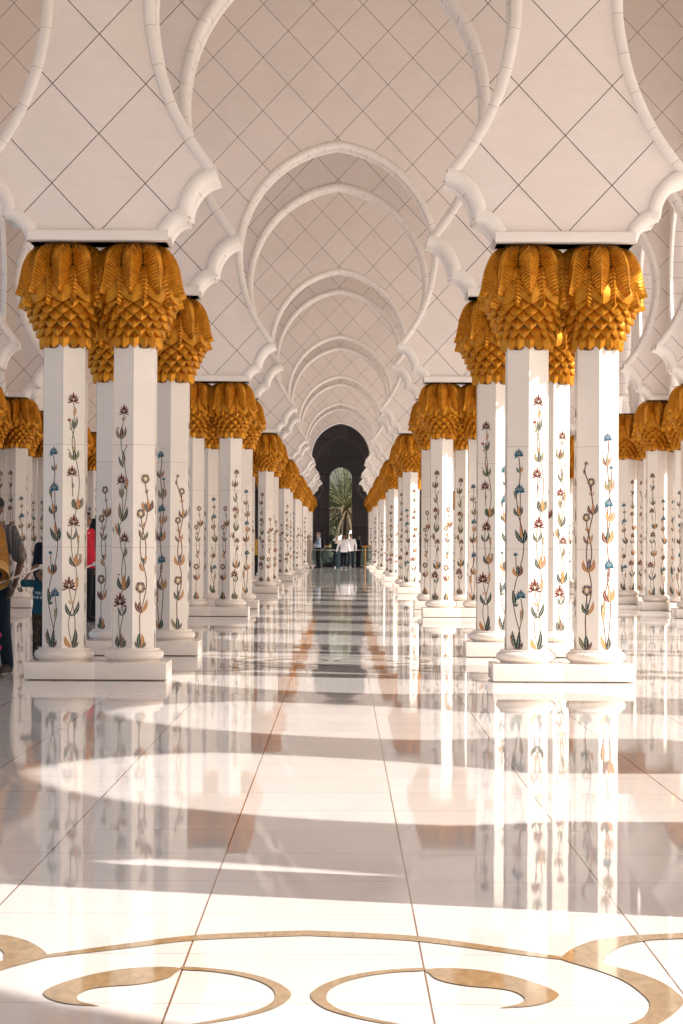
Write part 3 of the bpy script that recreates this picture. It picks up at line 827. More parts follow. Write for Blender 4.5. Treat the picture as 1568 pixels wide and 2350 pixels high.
def column(x, y, faces, label, group, rz=0.0):
    """faces: {face angle in degrees (0 = looking at the camera's right): design}"""
    t = empty('marble_column', (x, y, 0), rz)
    tag(t, label, 'column', group, 'thing')
    link('plinth', ME_PLINTH, t)
    b = link('base', ME_BASE, t); b.rotation_euler.z = R0.choice((0, 1, 2, 3)) * 0.7
    sh = link('shaft', ME_SHAFT, t)
    for ang, d in faces.items():
        v = link('flower_inlay', DES[d], sh)
        v.rotation_euler.z = radians(ang + 90)
    c = link('capital', ME_CAP, t)
    link('frond_collar', ME_FROND, c)
    return t
# front-left face -120, front-right face -60, right 0, left 180
for k in [-4, -3] + PLANES:
    for sx, side in ((-1, 'left'), (1, 'right')):
        if k < 0 and sx < 0: continue
        for dx, which in ((-0.325, 0), (0.325, 1)):
            inner = (dx * sx < 0)
            i = PLANES.index(k) if k >= 0 else 0
            odd = i % 2
            if sx < 0: fl, fr = ([(0, 1), (2, 3)] if not odd else [(3, 4), (5, 4)])[which]
            else: fl, fr = ([(0, 1), (4, 5)] if not odd else [(1, 0), (3, 2)])[which]
            if i >= 2 and i % 4 >= 2 : fl, fr = (fr, fl) if which else ((fl + 2) % 6, (fr + 2) % 6)
            fc = {-120: fl, -60: fr, (0 if sx < 0 else 180): (fr + 3) % 6}
            if k < 0: fc = {}
            where = 'aisle side' if inner else 'outer side'
            lab = 'gold-capped marble column, %s of the %s pair on the %s of the aisle' % (where, ORD[i], side)
            if k < 0: lab = 'gold-capped marble column beside the camera on the %s, %s' % (side, where if k == -3 else where + ' and farther back')
            column(sx * XI + dx, YK(k), fc, lab, 'columns in pairs along the central aisle')
RD = 0.4645
for sx, side in ((-1, 'left'), (1, 'right')):
    for k in range(-3 if sx > 0 else 4, 24):
        pos = {'aisle side': (-sx * RD, 0), 'near side': (0, -RD), 'far side': (0, RD), 'outdoor side': (sx * RD, 0)}
        for nm, (ox, oy) in pos.items():
            if k > 12 and nm in ('far side', 'outdoor side'): continue
            if k < 4 and nm in ('aisle side', 'outdoor side'): continue
            j = (k * 2 + ('aisle side', 'near side', 'far side', 'outdoor side').index(nm))
            fl, fr = [(0, 1), (2, 3), (1, 0), (5, 4)][j % 4]
            fc = {-120: fl, -60: fr} if k >= 4 else {}
            if k >= 4 and k < 13: fc[0 if sx < 0 else 180] = (fr + 2) % 6
            if k >= 4:
                n = ('first second third fourth fifth sixth seventh eighth ninth tenth eleventh twelfth thirteenth fourteenth fifteenth sixteenth seventeenth eighteenth nineteenth twentieth').split()[k - 4]
                lab = 'marble column on the %s of the %s visible cluster in the %s outer row' % (nm, n, side)
            else: lab = 'marble column on the %s of an outer cluster beyond the right edge of view' % nm
            column(sx * XO + ox, YK(k) + oy, fc, lab, 'columns clustered along the outer rows')

# ------------------------------------------------------------------ the dark hall at the end
def mat_dark():
    g = N('dark_stone_blocks')
    p = g.xyz(g.n('NewGeometry').outputs['Position'])
    n = g.xyz(g.n('NewGeometry').outputs['Normal'])
    h = g.math('DIVIDE', p[2], 1.15)
    row = g.math('FLOOR', h)
    al = g.math('ADD', p[0], p[1])
    a = g.math('ADD', g.math('DIVIDE', al, 1.7), g.math('MULTIPLY', row, 0.37))
    ln = g.math('MAXIMUM', g.line(h, 0.016), g.line(a, 0.010))
    wn = g.n('TexWhiteNoise', noise_dimensions='2D'); g.l(g.comb(g.math('FLOOR', a), row), wn.inputs[0])
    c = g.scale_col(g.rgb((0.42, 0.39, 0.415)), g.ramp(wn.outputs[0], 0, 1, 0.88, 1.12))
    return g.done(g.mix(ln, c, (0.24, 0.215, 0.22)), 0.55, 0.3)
M_dark = mat_dark()
M_dkm = simple('dark_trim', (0.62, 0.56, 0.56), 0.5, 0.3)
YE = YK(28) + 0.6                 # end wall
WW, WTOP, WBOT = 0.765, 6.25, 0.35
bm = bmesh.new()
def prism_wall(bm, y0, y1):
    # end wall with a tall round-headed opening
    n = 24
    arc = [(WW * cos(pi * i / n), WTOP - WW + WW * sin(pi * i / n)) for i in range(n + 1)]
    hole = [(WW, WBOT)] + arc + [(-WW, WBOT)]
    outer = [(XO + 2, 0.0)] + [(XO + 2, 14.0)] + [(-XO - 2, 14.0)] + [(-XO - 2, 0.0)]
    for y in (y0, y1):
        loop = [(WW, 0.0)] + hole + [(-WW, 0.0), (-XO - 2, 0.0), (-XO - 2, 14.0), (0.0, 14.0)]
        # left half and right half as n-gons
        R = [(WW, 0.0), (XO + 2, 0.0), (XO + 2, 14.0), (0.0, 14.0)] + arc[:n // 2 + 1][::-1] + [(WW, WBOT)]
        L = [(-x, z) for x, z in R]
        for P_ in (R, L): bm.faces.new([bm.verts.new((x, y, z)) for x, z in P_])
        bm.faces.new([bm.verts.new((x, y, z)) for x, z in ((-WW, 0), (WW, 0), (WW, WBOT), (-WW, WBOT))])
    for (a, b) in zip(hole, hole[1:] + hole[:1]):
        bm.faces.new([bm.verts.new(p) for p in ((a[0], y0, a[1]), (b[0], y0, b[1]), (b[0], y1, b[1]), (a[0], y1, a[1]))])
    for (a, b) in ((outer[0], outer[1]), (outer[1], outer[2]), (outer[2], outer[3])):
        bm.faces.new([bm.verts.new(p) for p in ((a[0], y0, a[1]), (b[0], y0, b[1]), (b[0], y1, b[1]), (a[0], y1, a[1]))])
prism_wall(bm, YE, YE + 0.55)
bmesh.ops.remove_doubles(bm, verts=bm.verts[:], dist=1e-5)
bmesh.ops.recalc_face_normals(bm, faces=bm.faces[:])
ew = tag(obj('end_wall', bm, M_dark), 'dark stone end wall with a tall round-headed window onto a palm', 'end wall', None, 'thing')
bm = bmesh.new()
n = 28
ring = [(WW + 0.0, WBOT)] + [(WW * cos(pi * i / n), WTOP - WW + WW * sin(pi * i / n)) for i in range(n + 1)] + [(-WW, WBOT)]
for a, b in zip(ring, ring[1:]):
    tube(bm, [(a[0], YE - 0.01, a[1]), (b[0], YE - 0.01, b[1])], [0.035, 0.035], 8)
obj('window_frame', bm, simple('window_frame_grey', (0.42, 0.40, 0.38), 0.4), ew, 60)
# blind arch on the end wall
W = WallFrame('x', YE + TH / 2)
bm = bmesh.new(); uvl = bm.loops.layers.uv.new('UVMap')
mainp = [(x, h) for x, h in MA] + [(-x, h) for x, h in MA[::-1][1:]]
sweep(bm, mainp, SEC_MAIN, W, uvl)
for lb in (L1, L2):
    sweep(bm, list(lb), SEC_LOBE, W, uvl); sweep(bm, [(-x, h) for x, h in lb][::-1], SEC_LOBE, W, uvl)
bmesh.ops.recalc_face_normals(bm, faces=bm.faces[:])
obj('arch_moulding', bm, M_dkm, ew, 40)
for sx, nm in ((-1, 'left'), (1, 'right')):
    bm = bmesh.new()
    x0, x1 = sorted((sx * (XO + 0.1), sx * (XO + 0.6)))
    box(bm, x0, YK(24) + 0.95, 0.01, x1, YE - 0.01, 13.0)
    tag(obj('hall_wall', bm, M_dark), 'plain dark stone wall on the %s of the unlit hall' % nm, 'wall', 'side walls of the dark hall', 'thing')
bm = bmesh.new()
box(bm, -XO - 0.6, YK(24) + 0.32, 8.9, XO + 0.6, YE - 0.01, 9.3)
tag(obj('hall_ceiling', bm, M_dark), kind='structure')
bm = bmesh.new()
quad(bm, [(-XO - 0.1, YK(24) + 0.5, 0.004), (XO + 0.1, YK(24) + 0.5, 0.004), (XO + 0.1, YE, 0.004), (-XO - 0.1, YE, 0.004)])
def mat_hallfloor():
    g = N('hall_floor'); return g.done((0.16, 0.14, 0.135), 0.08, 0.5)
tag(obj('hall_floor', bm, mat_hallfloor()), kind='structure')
for sx, side in ((-1, 'left'), (1, 'right')):
    for dx in (-0.328, 0.328):
        column(sx * XI + dx, YK(25), {-120: 1, -60: 0}, 'shaded marble column inside the dark hall on the %s, %s side' % (side, 'aisle' if dx * sx < 0 else 'outer'), 'columns in pairs along the central aisle')

# ------------------------------------------------------------------ escalator and rails at the far end
M_brass = simple('brass', (0.62, 0.33, 0.08), 0.3, 0.5, 0.8)
M_black = simple('black_rubber', (0.012, 0.012, 0.014), 0.4, 0.4)
M_steel = simple('grey_steel', (0.28, 0.28, 0.28), 0.35, 0.5, 0.7)
def mat_glass(name, col, a):
    g = N(name); g.b.inputs['Transmission Weight'].default_value = a
    g.b.inputs['IOR'].default_value = 1.05
    return g.done(col, 0.05, 0.5)
M_glass = mat_glass('green_glass', (0.40, 0.50, 0.48), 0.8)
YR = 117.5
t = tag(empty('glass_balustrade', (0, YR, 0)), 'glass balustrade with a brass rail across the end of the aisle', 'balustrade')
bm = bmesh.new(); tube(bm, [(-1.75, 0, 1.10), (1.42, 0, 1.10)], [0.028, 0.028], 10); obj('handrail', bm, M_brass, t, 60)
for x0, x1 in ((-1.70, -0.62), (0.42, 1.40)):
    bm = bmesh.new(); box(bm, x0, -0.006, 0.10, x1, 0.006, 1.02); obj('glass_panel', bm, M_glass, t)
for x in (-1.72, -0.6, 0.4):
    bm = bmesh.new(); tube(bm, [(x, 0, 0.0), (x, 0, 1.09)], [0.02, 0.02], 8); obj('post', bm, M_steel, t, 60)
t = tag(empty('newel_post', (1.30, 113.4, 0)), 'brass rail end turning down to the floor on the right of the aisle', 'railing')
bm = bmesh.new(); tube(bm, catmull([(0.0, 0, 0.0), (0.0, 0, 0.9), (0.02, 0, 1.08), (0.12, 0, 1.12), (0.42, 0, 1.12)], 5), [0.042] * 21, 10); obj('handrail', bm, M_brass, t, 60)
bm = bmesh.new(); box(bm, 0.06, -0.006, 0.08, 0.42, 0.006, 1.05); obj('glass_panel', bm, M_glass, t)
t = tag(empty('escalator', (-0.95, 114.6, 0)), 'escalator end with green glass side and black looped handrail', 'escalator')
loop = [(0.9, 0, 0.98), (0.45, 0, 0.98), (0.20, 0, 0.93), (0.05, 0, 0.78), (0.0, 0, 0.58), (0.06, 0, 0.38), (0.24, 0, 0.24), (0.5, 0, 0.20), (0.9, 0, 0.20)]
bm = bmesh.new(); tube(bm, catmull(loop, 5), [0.04] * 41, 10); obj('handrail', bm, M_black, t, 60)
bm = bmesh.new()
pts = catmull(loop, 5)
for y in (-0.012, 0.012): bm.faces.new([bm.verts.new((p.x + 0.02, y, p.z)) for p in pts])
obj('glass_panel', bm, M_glass, t)
bm = bmesh.new(); box(bm, 0.02, -0.25, 0.0, 1.0, 0.25, 0.20, bev=0.01); obj('skirt_panel', bm, M_black, t)
# ------------------------------------------------------------------ ropes
M_rope = simple('white_rope', (0.72, 0.66, 0.60), 0.8, 0.2)
def rope(a, b, sag, lab):
    a, b = Vector(a), Vector(b)
    bm = bmesh.new()
    pts = []
    for i in range(25):
        q = i / 24
        p = a.lerp(b, q); p.z -= sag * 4 * q * (1 - q); pts.append(p)
    tube(bm, pts, [0.0095 if a.y < 60 else 0.006] * 25, 6)
    for p in (a, b): ball(bm, p, (0.026, 0.022, 0.026), 10, 6)
    tag(obj('rope_barrier', bm, M_rope, None, 60), lab, 'rope barrier', 'rope barriers tied between columns')
rope((-XI - 0.328 - 0.205, Y0 - 0.06, 1.035), (-XO + RD + 0.20, Y0 + 0.1, 1.05), 0.36, 'white rope sagging leftward from the nearest left column, in front of the striped man')
rope((-XI - 0.328 - 0.205, YK(1) - 0.06, 1.02), (-XO + RD + 0.20, YK(1), 1.05), 0.34, 'white rope tied to the second left column beside the red jacket')
rope((-XI + 0.328 + 0.20, YK(20), 0.93), (XI - 0.328 - 0.20, YK(20), 0.93), 0.012, 'thin pale rope stretched straight across the aisle before the far group')

# ------------------------------------------------------------------ people
def finish(name, bm, voxel, mats, parent, smooth_it=6):
    me = mesh_of(bm, name, mats, 179)
    ob = bpy.data.objects.new('work', me); COL.objects.link(ob)
    m = ob.modifiers.new('r', 'REMESH'); m.mode = 'VOXEL'; m.voxel_size = voxel; m.use_smooth_shade = True
    m2 = ob.modifiers.new('s', 'SMOOTH'); m2.iterations = smooth_it; m2.factor = 0.5
    dg = bpy.context.evaluated_depsgraph_get()
    out = bpy.data.meshes.new_from_object(ob.evaluated_get(dg))
    out.name = name
    bpy.data.objects.remove(ob); bpy.data.meshes.remove(me)
    o = bpy.data.objects.new(name, out); COL.objects.link(o)
    if parent: o.parent = parent
    return o
def hand(bm, wrist, d, side, palm, s=1.0):
    """five curled fingers; d = direction of the fingers, palm = palm normal"""
    d = Vector(d).normalized(); palm = Vector(palm); palm = (palm - d * palm.dot(d)).normalized()
    x = d.cross(palm) * side
    w_ = Vector(wrist)
    tube(bm, [w_, w_ + d * 0.045 * s, w_ + d * 0.088 * s], [(0.024 * s, 0.017 * s), (0.038 * s, 0.017 * s), (0.040 * s, 0.014 * s)], 10, up=x)
    for i, (off, L) in enumerate(((-0.030, 0.070), (-0.010, 0.080), (0.010, 0.074), (0.029, 0.058))):
        a = w_ + d * 0.085 * s + x * off * s
        b = a + (d * 0.9 + palm * 0.3).normalized() * L * 0.5 * s
        c = b + (d * 0.6 + palm * 0.8).normalized() * L * 0.5 * s
        tube(bm, [a, b, c], [0.0095 * s, 0.0088 * s, 0.0075 * s], 7)
    a = w_ + d * 0.03 * s - x * 0.03 * s
    b = a + (d * 0.6 - x * 0.7 + palm * 0.3).normalized() * 0.04 * s
    c = b + (d * 0.9 - x * 0.1 + palm * 0.35).normalized() * 0.032 * s
    tube(bm, [a, b, c], [0.012 * s, 0.0105 * s, 0.008 * s], 7)
def head(bm, c, H, yaw, pitch=0.0):
    """skull, jaw, nose, ears; faces -Y before the yaw"""
    M = Matrix.Rotation(yaw, 3, 'Z') @ Matrix.Rotation(pitch, 3, 'X')
    k = H / 0.23
    c = Vector(c)
    def P(x, y, z): return c + M @ Vector((x * k, y * k, z * k))
    ball(bm, P(0, 0.012, 0.025), (0.076 * k, 0.094 * k, 0.090 * k), 16, 10, rot=M)
    ball(bm, P(0, -0.022, -0.040), (0.058 * k, 0.070 * k, 0.072 * k), 14, 8, rot=M)
    ball(bm, P(0, -0.060, -0.088), (0.030 * k, 0.026 * k, 0.022 * k), 10, 6, rot=M)
    ball(bm, P(0, -0.070, 0.022), (0.056 * k, 0.022 * k, 0.016 * k), 10, 6, rot=M)
    tube(bm, [P(0, -0.086, 0.012), P(0, -0.106, -0.028), P(0, -0.088, -0.038)], [0.011 * k, 0.015 * k, 0.012 * k], 8)
    ball(bm, P(0, -0.086, -0.060), (0.024 * k, 0.012 * k, 0.009 * k), 10, 6, rot=M)
    for s_ in (-1, 1):
        ball(bm, P(s_ * 0.078, 0.014, -0.008), (0.012 * k, 0.020 * k, 0.033 * k), 8, 6, rot=M)
        ball(bm, P(s_ * 0.040, -0.062, -0.020), (0.022 * k, 0.020 * k, 0.018 * k), 8, 6, rot=M)
    return P, M, k
M_eye = simple('eye', (0.03, 0.02, 0.018), 0.2)
def face_parts(par, P, k, M, brow_mat):
    bm = bmesh.new()
    for s_ in (-1, 1): ball(bm, P(s_ * 0.031, -0.083, 0.002), (0.013 * k, 0.008 * k, 0.008 * k), 8, 6, rot=M)
    obj('eyes', bm, M_eye, par, 179)
    bm = bmesh.new()
    for s_ in (-1, 1): tube(bm, [P(s_ * 0.014, -0.092, 0.020), P(s_ * 0.032, -0.090, 0.027), P(s_ * 0.050, -0.078, 0.022)], [0.004 * k, 0.006 * k, 0.003 * k], 6)
    obj('eyebrows', bm, brow_mat, par, 179)
def cloth(name, col, sc=14, var=0.12, rough=0.8):
    g = N(name)
    tc = g.n('TexCoord').outputs['Object']
    f = g.ramp(g.noise(tc, sc, 5, 0.6)[0], 0.3, 0.7, 1 - var, 1 + var)
    bp = g.n('Bump'); bp.inputs['Strength'].default_value = 0.35; bp.inputs['Distance'].default_value = 0.02
    g.l(g.noise(g.vmath('MULTIPLY', tc, (1, 1, 0.45)), 9, 4, 1.2)[0], bp.inputs['Height']); g.l(bp.outputs[0], g.b.inputs['Normal'])
    return g.done(g.scale_col(g.rgb(col), f), rough, 0.2)
SKIN = {k: simple('skin_' + k, c, 0.5, 0.35, 0, 0.05, 9) for k, c in dict(dark=(0.10, 0.048, 0.028), brown=(0.22, 0.11, 0.065), tan=(0.42, 0.22, 0.14), fair=(0.55, 0.33, 0.23)).items()}
HAIR = {k: simple('hair_' + k, c, 0.6, 0.3, 0, 0.25, 40) for k, c in dict(black=(0.012, 0.010, 0.010), grey=(0.25, 0.22, 0.19), brown=(0.035, 0.02, 0.012)).items()}

def person(loc, rz, H, label, group=None, skin='tan', pose=None, shirt=None, legs=None, shoes=None, hair=None, head_yaw=0.0, gown=None, scarf=None,
           sleeves='long', voxel=0.011, belly=0.0, face=True, child=False, extra=None, cap=None, beard=None, trim=None, collar=None, tuck=False, head_pitch=0.0):
    k = H / 1.75
    t = tag(empty('person', loc, rz), label, 'person', group)
    hs = 1.32 if child else 1.0        # a child's head is large for its height
    J = dict(pel=(0, 0, 0.93), waist=(0, 0.0, 1.06), chest=(0, 0.0, 1.27), neck=(0, 0.01, 1.46), head=(0, -0.012, 1.62),
             shL=(-0.185, 0.01, 1.415), elL=(-0.235, 0.03, 1.13), wrL=(-0.235, -0.05, 0.88), hdL=(-0.02, -0.12, -1),
             shR=(0.185, 0.01, 1.415), elR=(0.235, 0.03, 1.13), wrR=(0.235, -0.05, 0.88), hdR=(0.02, -0.12, -1),
             hiL=(-0.092, 0, 0.90), knL=(-0.10, -0.015, 0.50), anL=(-0.105, 0.025, 0.085), hiR=(0.092, 0, 0.90), knR=(0.10, -0.015, 0.50), anR=(0.105, 0.025, 0.085),
             toL=(-0.125, -0.165, 0.03), toR=(0.125, -0.165, 0.03))
    if child: J['head'] = (0, -0.015, 1.575)
    if pose: J.update(pose)
    V = {a: Vector(b) * k for a, b in J.items()}
    for a in ('hdL', 'hdR'): V[a] = Vector(J[a])
    r = lambda *a: [tuple(q * k for q in z) if isinstance(z, tuple) else z * k for z in a]
    # body: one continuous surface
    bm = bmesh.new()
    tube(bm, [V['pel'] - Vector((0, 0, 0.05 * k)), V['waist'], V['chest'], V['neck'] - Vector((0, 0, 0.09 * k))], r((0.150, 0.105), (0.128 + belly * 0.3, 0.095 + belly), (0.155, 0.105), (0.09, 0.07)), 16, up=(1, 0, 0))
    tube(bm, [V['neck'] - Vector((0, 0, 0.08 * k)), V['head'] - Vector((0, -0.01, 0.04)) * k], r(0.058, 0.054), 12)
    for s_, sd in (('L', -1), ('R', 1)):
        tube(bm, [V['sh' + s_], V['el' + s_], V['wr' + s_]], r(0.052, 0.040, 0.026), 10)
        hand(bm, V['wr' + s_], V['hd' + s_], sd, Vector((-sd * 0.9, -0.4, 0)), k * (1.1 if child else 1.0))
        tube(bm, [V['hi' + s_], V['kn' + s_], V['an' + s_]], r(0.082, 0.055, 0.038), 10)
        tube(bm, [V['an' + s_] - Vector((0, 0, 0.02 * k)), V['to' + s_] + Vector((0, 0, 0.01 * k))], r((0.036, 0.04), (0.035, 0.022)), 8, up=(1, 0, 0))
    P, M, hk = head(bm, V['head'], 0.232 * k * hs, head_yaw, head_pitch)
    finish('body', bm, voxel, SKIN[skin], t)
    if face: face_parts(t, P, hk, M, HAIR[hair] if hair else HAIR['black'])
    if hair:
        bm = bmesh.new()
        ball(bm, P(0, 0.026, 0.042), (0.083 * hk, 0.095 * hk, 0.085 * hk), 16, 10, rot=M)
        ball(bm, P(0, 0.058, -0.01), (0.076 * hk, 0.060 * hk, 0.075 * hk), 14, 8, rot=M)
        ball(bm, P(0, -0.03, 0.085), (0.062 * hk, 0.055 * hk, 0.035 * hk), 12, 8, rot=M)
        finish('hair', bm, voxel, HAIR[hair], t, 2)
    if beard:
        bm = bmesh.new()
        ball(bm, P(0, -0.048, -0.090), (0.054 * hk, 0.052 * hk, 0.045 * hk), 12, 8, rot=M)
        for s_ in (-1, 1): ball(bm, P(s_ * 0.052, -0.012, -0.06), (0.02 * hk, 0.045 * hk, 0.05 * hk), 8, 6, rot=M)
        finish('beard', bm, voxel, HAIR[beard], t, 2)
    if cap:
        bm = bmesh.new()
        ball(bm, P(0, 0.012, 0.062), (0.086 * hk, 0.103 * hk, 0.074 * hk), 16, 10, rot=M)
        finish('cap', bm, voxel, cap, t, 2)
    if scarf:
        bm = bmesh.new()
        ball(bm, P(0, 0.022, 0.025), (0.092 * hk, 0.108 * hk, 0.112 * hk), 16, 10, rot=M)
        tube(bm, [P(0, 0.02, -0.03), P(0, 0.015, -0.13), V['chest'] + Vector((0, 0, 0.10 * k))], r((0.088, 0.095), (0.095, 0.09), (0.15, 0.10)), 14, up=(1, 0, 0))
        # opening for the face: keep the cloth behind it
        for v in bm.verts:
            q = M.inverted() @ (v.co - V['head'])
            if q.y < -0.045 * hk and q.z > -0.075 * hk: v.co = V['head'] + M @ Vector((q.x, -0.045 * hk, q.z))
        finish('headscarf', bm, voxel, scarf, t, 3)
    if legs:
        bm = bmesh.new()
        tube(bm, [V['pel'] + Vector((0, 0, 0.09 * k)), V['pel'], V['pel'] - Vector((0, 0, 0.08 * k))], r((0.152 + belly * 0.3, 0.112 + belly * 0.8), (0.166, 0.118), (0.155, 0.11)), 16, up=(1, 0, 0))
        for s_ in 'LR':
            tube(bm, [V['hi' + s_], V['kn' + s_], V['an' + s_] + Vector((0, 0, 0.0))], r(0.096, 0.072, 0.062), 12)
        finish('trousers', bm, voxel, legs, t)
    if shirt:
        bm = bmesh.new()
        z0 = V['pel'] + Vector((0, 0, (0.07 if tuck else -0.07) * k))
        b0 = (0.158, 0.118) if tuck else (0.182, 0.140)
        tube(bm, [z0, V['waist'] + Vector((0, -belly * 0.5, 0)) * k, V['chest'], V['neck'] - Vector((0, 0, 0.055 * k))], r((b0[0] + belly * 0.3, b0[1] + belly * 0.7), (0.156 + belly * 0.4, 0.120 + belly), (0.176, 0.126), (0.105, 0.085)), 18, up=(1, 0, 0))
        for s_ in 'LR':
            tube(bm, [V['neck'] - Vector((0, 0, 0.07 * k)), V['sh' + s_]], r(0.075, 0.066), 10)
            if sleeves == 'long': tube(bm, [V['sh' + s_], V['el' + s_], V['wr' + s_].lerp(V['el' + s_], 0.06)], r(0.068, 0.056, 0.042), 12)
            else: tube(bm, [V['sh' + s_], V['sh' + s_].lerp(V['el' + s_], 0.45), V['sh' + s_].lerp(V['el' + s_], 0.82)], r(0.072, 0.072, 0.078), 12)
        if collar is not None: tube(bm, [V['neck'] - Vector((0, 0, 0.05 * k)), V['neck'] + Vector((0, 0, 0.015 * k))], r((0.078, 0.074), (0.072, 0.068)), 12, up=(1, 0, 0))
        zl = z0.z - 0.012 * k
        for v in bm.verts:
            if abs(v.co.x) < 0.215 * k and v.co.z < zl: v.co.z = zl
        finish('shirt', bm, voxel, shirt, t, 3)
    if gown:
        bm = bmesh.new()
        base = (V['anL'] + V['anR']) / 2
        tube(bm, [Vector((base.x, base.y - 0.02, 0.035 * k)), Vector((base.x, base.y, 0.5 * k)), V['pel'], V['waist'], V['chest'], V['neck'] - Vector((0, 0, 0.05 * k))],
             r((0.27, 0.23), (0.225, 0.185), (0.195, 0.150), (0.175, 0.135), (0.185, 0.135), (0.10, 0.085)), 22, up=(1, 0, 0))
        for s_ in 'LR':
            tube(bm, [V['neck'] - Vector((0, 0, 0.07 * k)), V['sh' + s_]], r(0.075, 0.07), 10)
            tube(bm, [V['sh' + s_], V['el' + s_], V['wr' + s_].lerp(V['el' + s_], 0.08)], r(0.072, 0.068, 0.072), 12)
        finish('gown', bm, voxel, gown, t)
    if shoes:
        for s_ in 'LR':
            bm = bmesh.new()
            a, b = V['an' + s_], V['to' + s_]
            d = (b - a); d.z = 0; d.normalize()
            zt = min(a.z, b.z) - 0.028 * k if min(a.z, b.z) > 0.12 * k else 0
            tube(bm, [Vector((a.x, a.y, zt + 0.040 * k)) - d * 0.045 * k, Vector((a.x, a.y, zt + 0.052 * k)) + d * 0.05 * k, Vector((b.x, b.y, zt + 0.034 * k))], r((0.040, 0.040), (0.046, 0.048), (0.042, 0.030)), 12, up=(1, 0, 0))
            tube(bm, [Vector((a.x, a.y, zt + 0.05 * k)), Vector((a.x, a.y, zt + 0.10 * k))], r(0.042, 0.042), 10)
            for v in bm.verts: v.co.z = max(v.co.z, 0.001)
            finish('shoe', bm, voxel, shoes, t, 2)
    if extra: extra(t, V, P, M, k, hk, r)
    return t

def mat_stripes():
    g = N('striped_shirt')
    p = g.xyz(g.n('TexCoord').outputs['Object'])
    wn = g.n('TexWhiteNoise', noise_dimensions='1D'); g.l(g.math('FLOOR', g.math('MULTIPLY', p[0], 118.0)), wn.inputs['W'])
    rp = g.n('ValToRGB'); g.l(wn.outputs[0], rp.inputs[0]); rp.color_ramp.interpolation = 'CONSTANT'
    el = rp.color_ramp.elements
    el[0].color = (0.085, 0.08, 0.085, 1); el[1].position = 0.35; el[1].color = (0.15, 0.12, 0.11, 1)
    e = el.new(0.6); e.color = (0.055, 0.075, 0.09, 1)
    e = el.new(0.78); e.color = (0.27, 0.235, 0.215, 1)
    e = el.new(0.9); e.color = (0.12, 0.05, 0.045, 1)
    return g.done(rp.outputs[0], 0.8, 0.2)
C_jean = cloth('jeans', (0.012, 0.022, 0.035))
C_black = cloth('black_cloth', (0.012, 0.013, 0.016))
C_navy = cloth('navy_cloth', (0.008, 0.012, 0.022))
C_white = cloth('white_cotton', (0.80, 0.79, 0.80), 10, 0.04)
C_pale = cloth('pale_blue_cotton', (0.50, 0.57, 0.72), 10, 0.06)
C_beige = cloth('beige_cloth', (0.66, 0.52, 0.42), 10, 0.08)
C_dress = cloth('dark_teal_cloth', (0.007, 0.017, 0.021))
C_gold = cloth('ochre_shawl', (0.33, 0.15, 0.035), 30, 0.25)
C_trim = cloth('gold_trim', (0.46, 0.27, 0.08), 60, 0.5)
C_pink = cloth('pink_trim', (0.48, 0.02, 0.09), 60, 0.35)
C_red = cloth('red_jacket', (0.42, 0.012, 0.030))
C_must = cloth('mustard_cloth', (0.40, 0.22, 0.035))
C_teal = cloth('teal_shirt', (0.006, 0.050, 0.080), 10, 0.06)
def mat_camo():
    g = N('camouflage')
    tc = g.n('TexCoord').outputs['Object']
    n1 = g.noise(tc, 14, 2, 0.8)[0]; n2 = g.noise(g.vmath('ADD', tc, (5.0, 3.0, 1.0)), 17, 2, 0.8)[0]
    c = g.mix(g.math('GREATER_THAN', n1, 0.53), (0.020, 0.018, 0.014), (0.050, 0.036, 0.024))
    return g.done(g.mix(g.math('GREATER_THAN', n2, 0.60), c, (0.009, 0.009, 0.010)), 0.85, 0.2)
C_brown = cloth('brown_leather', (0.045, 0.028, 0.020), 20, 0.2, 0.5)
C_wshoe = cloth('white_shoe', (0.62, 0.58, 0.55), 20, 0.15, 0.5)
C_sneak = cloth('dark_sneaker', (0.02, 0.02, 0.025), 20, 0.2, 0.5)

# the man in the striped shirt, walking out of the left edge of the picture
def strap_bag(t, V, P, M, k, hk, r):
    bm = bmesh.new()
    pts = catmull([V['neck'] + Vector((0.11, 0.07, -0.06)) * k, V['shR'] + Vector((-0.09, -0.03, 0.045)) * k, V['chest'] + Vector((0.06, -0.155, 0.0)) * k, V['waist'] + Vector((-0.06, -0.17, 0.0)) * k], 6)
    tube(bm, pts, [(0.016, 0.006)] * len(pts), 8); obj('strap', bm, C_brown, t, 60)
person((-3.25, 21.05, 0), radians(-24), 1.70, 'bearded man in a striped short-sleeved shirt and jeans at the left edge', None, 'dark',
       dict(elR=(0.275, 0.07, 1.12), wrR=(0.255, -0.02, 0.87), hdR=(-0.15, -0.3, -1), elL=(-0.28, 0.04, 1.12), wrL=(-0.24, -0.12, 0.92), anR=(0.13, 0.06, 0.085), toR=(0.17, -0.14, 0.03), knR=(0.12, -0.01, 0.5)),
       mat_stripes(), C_jean, C_brown, None, radians(-40), sleeves='short', voxel=0.0075, belly=0.05, cap=HAIR['black'], beard='black', collar=1, extra=strap_bag)
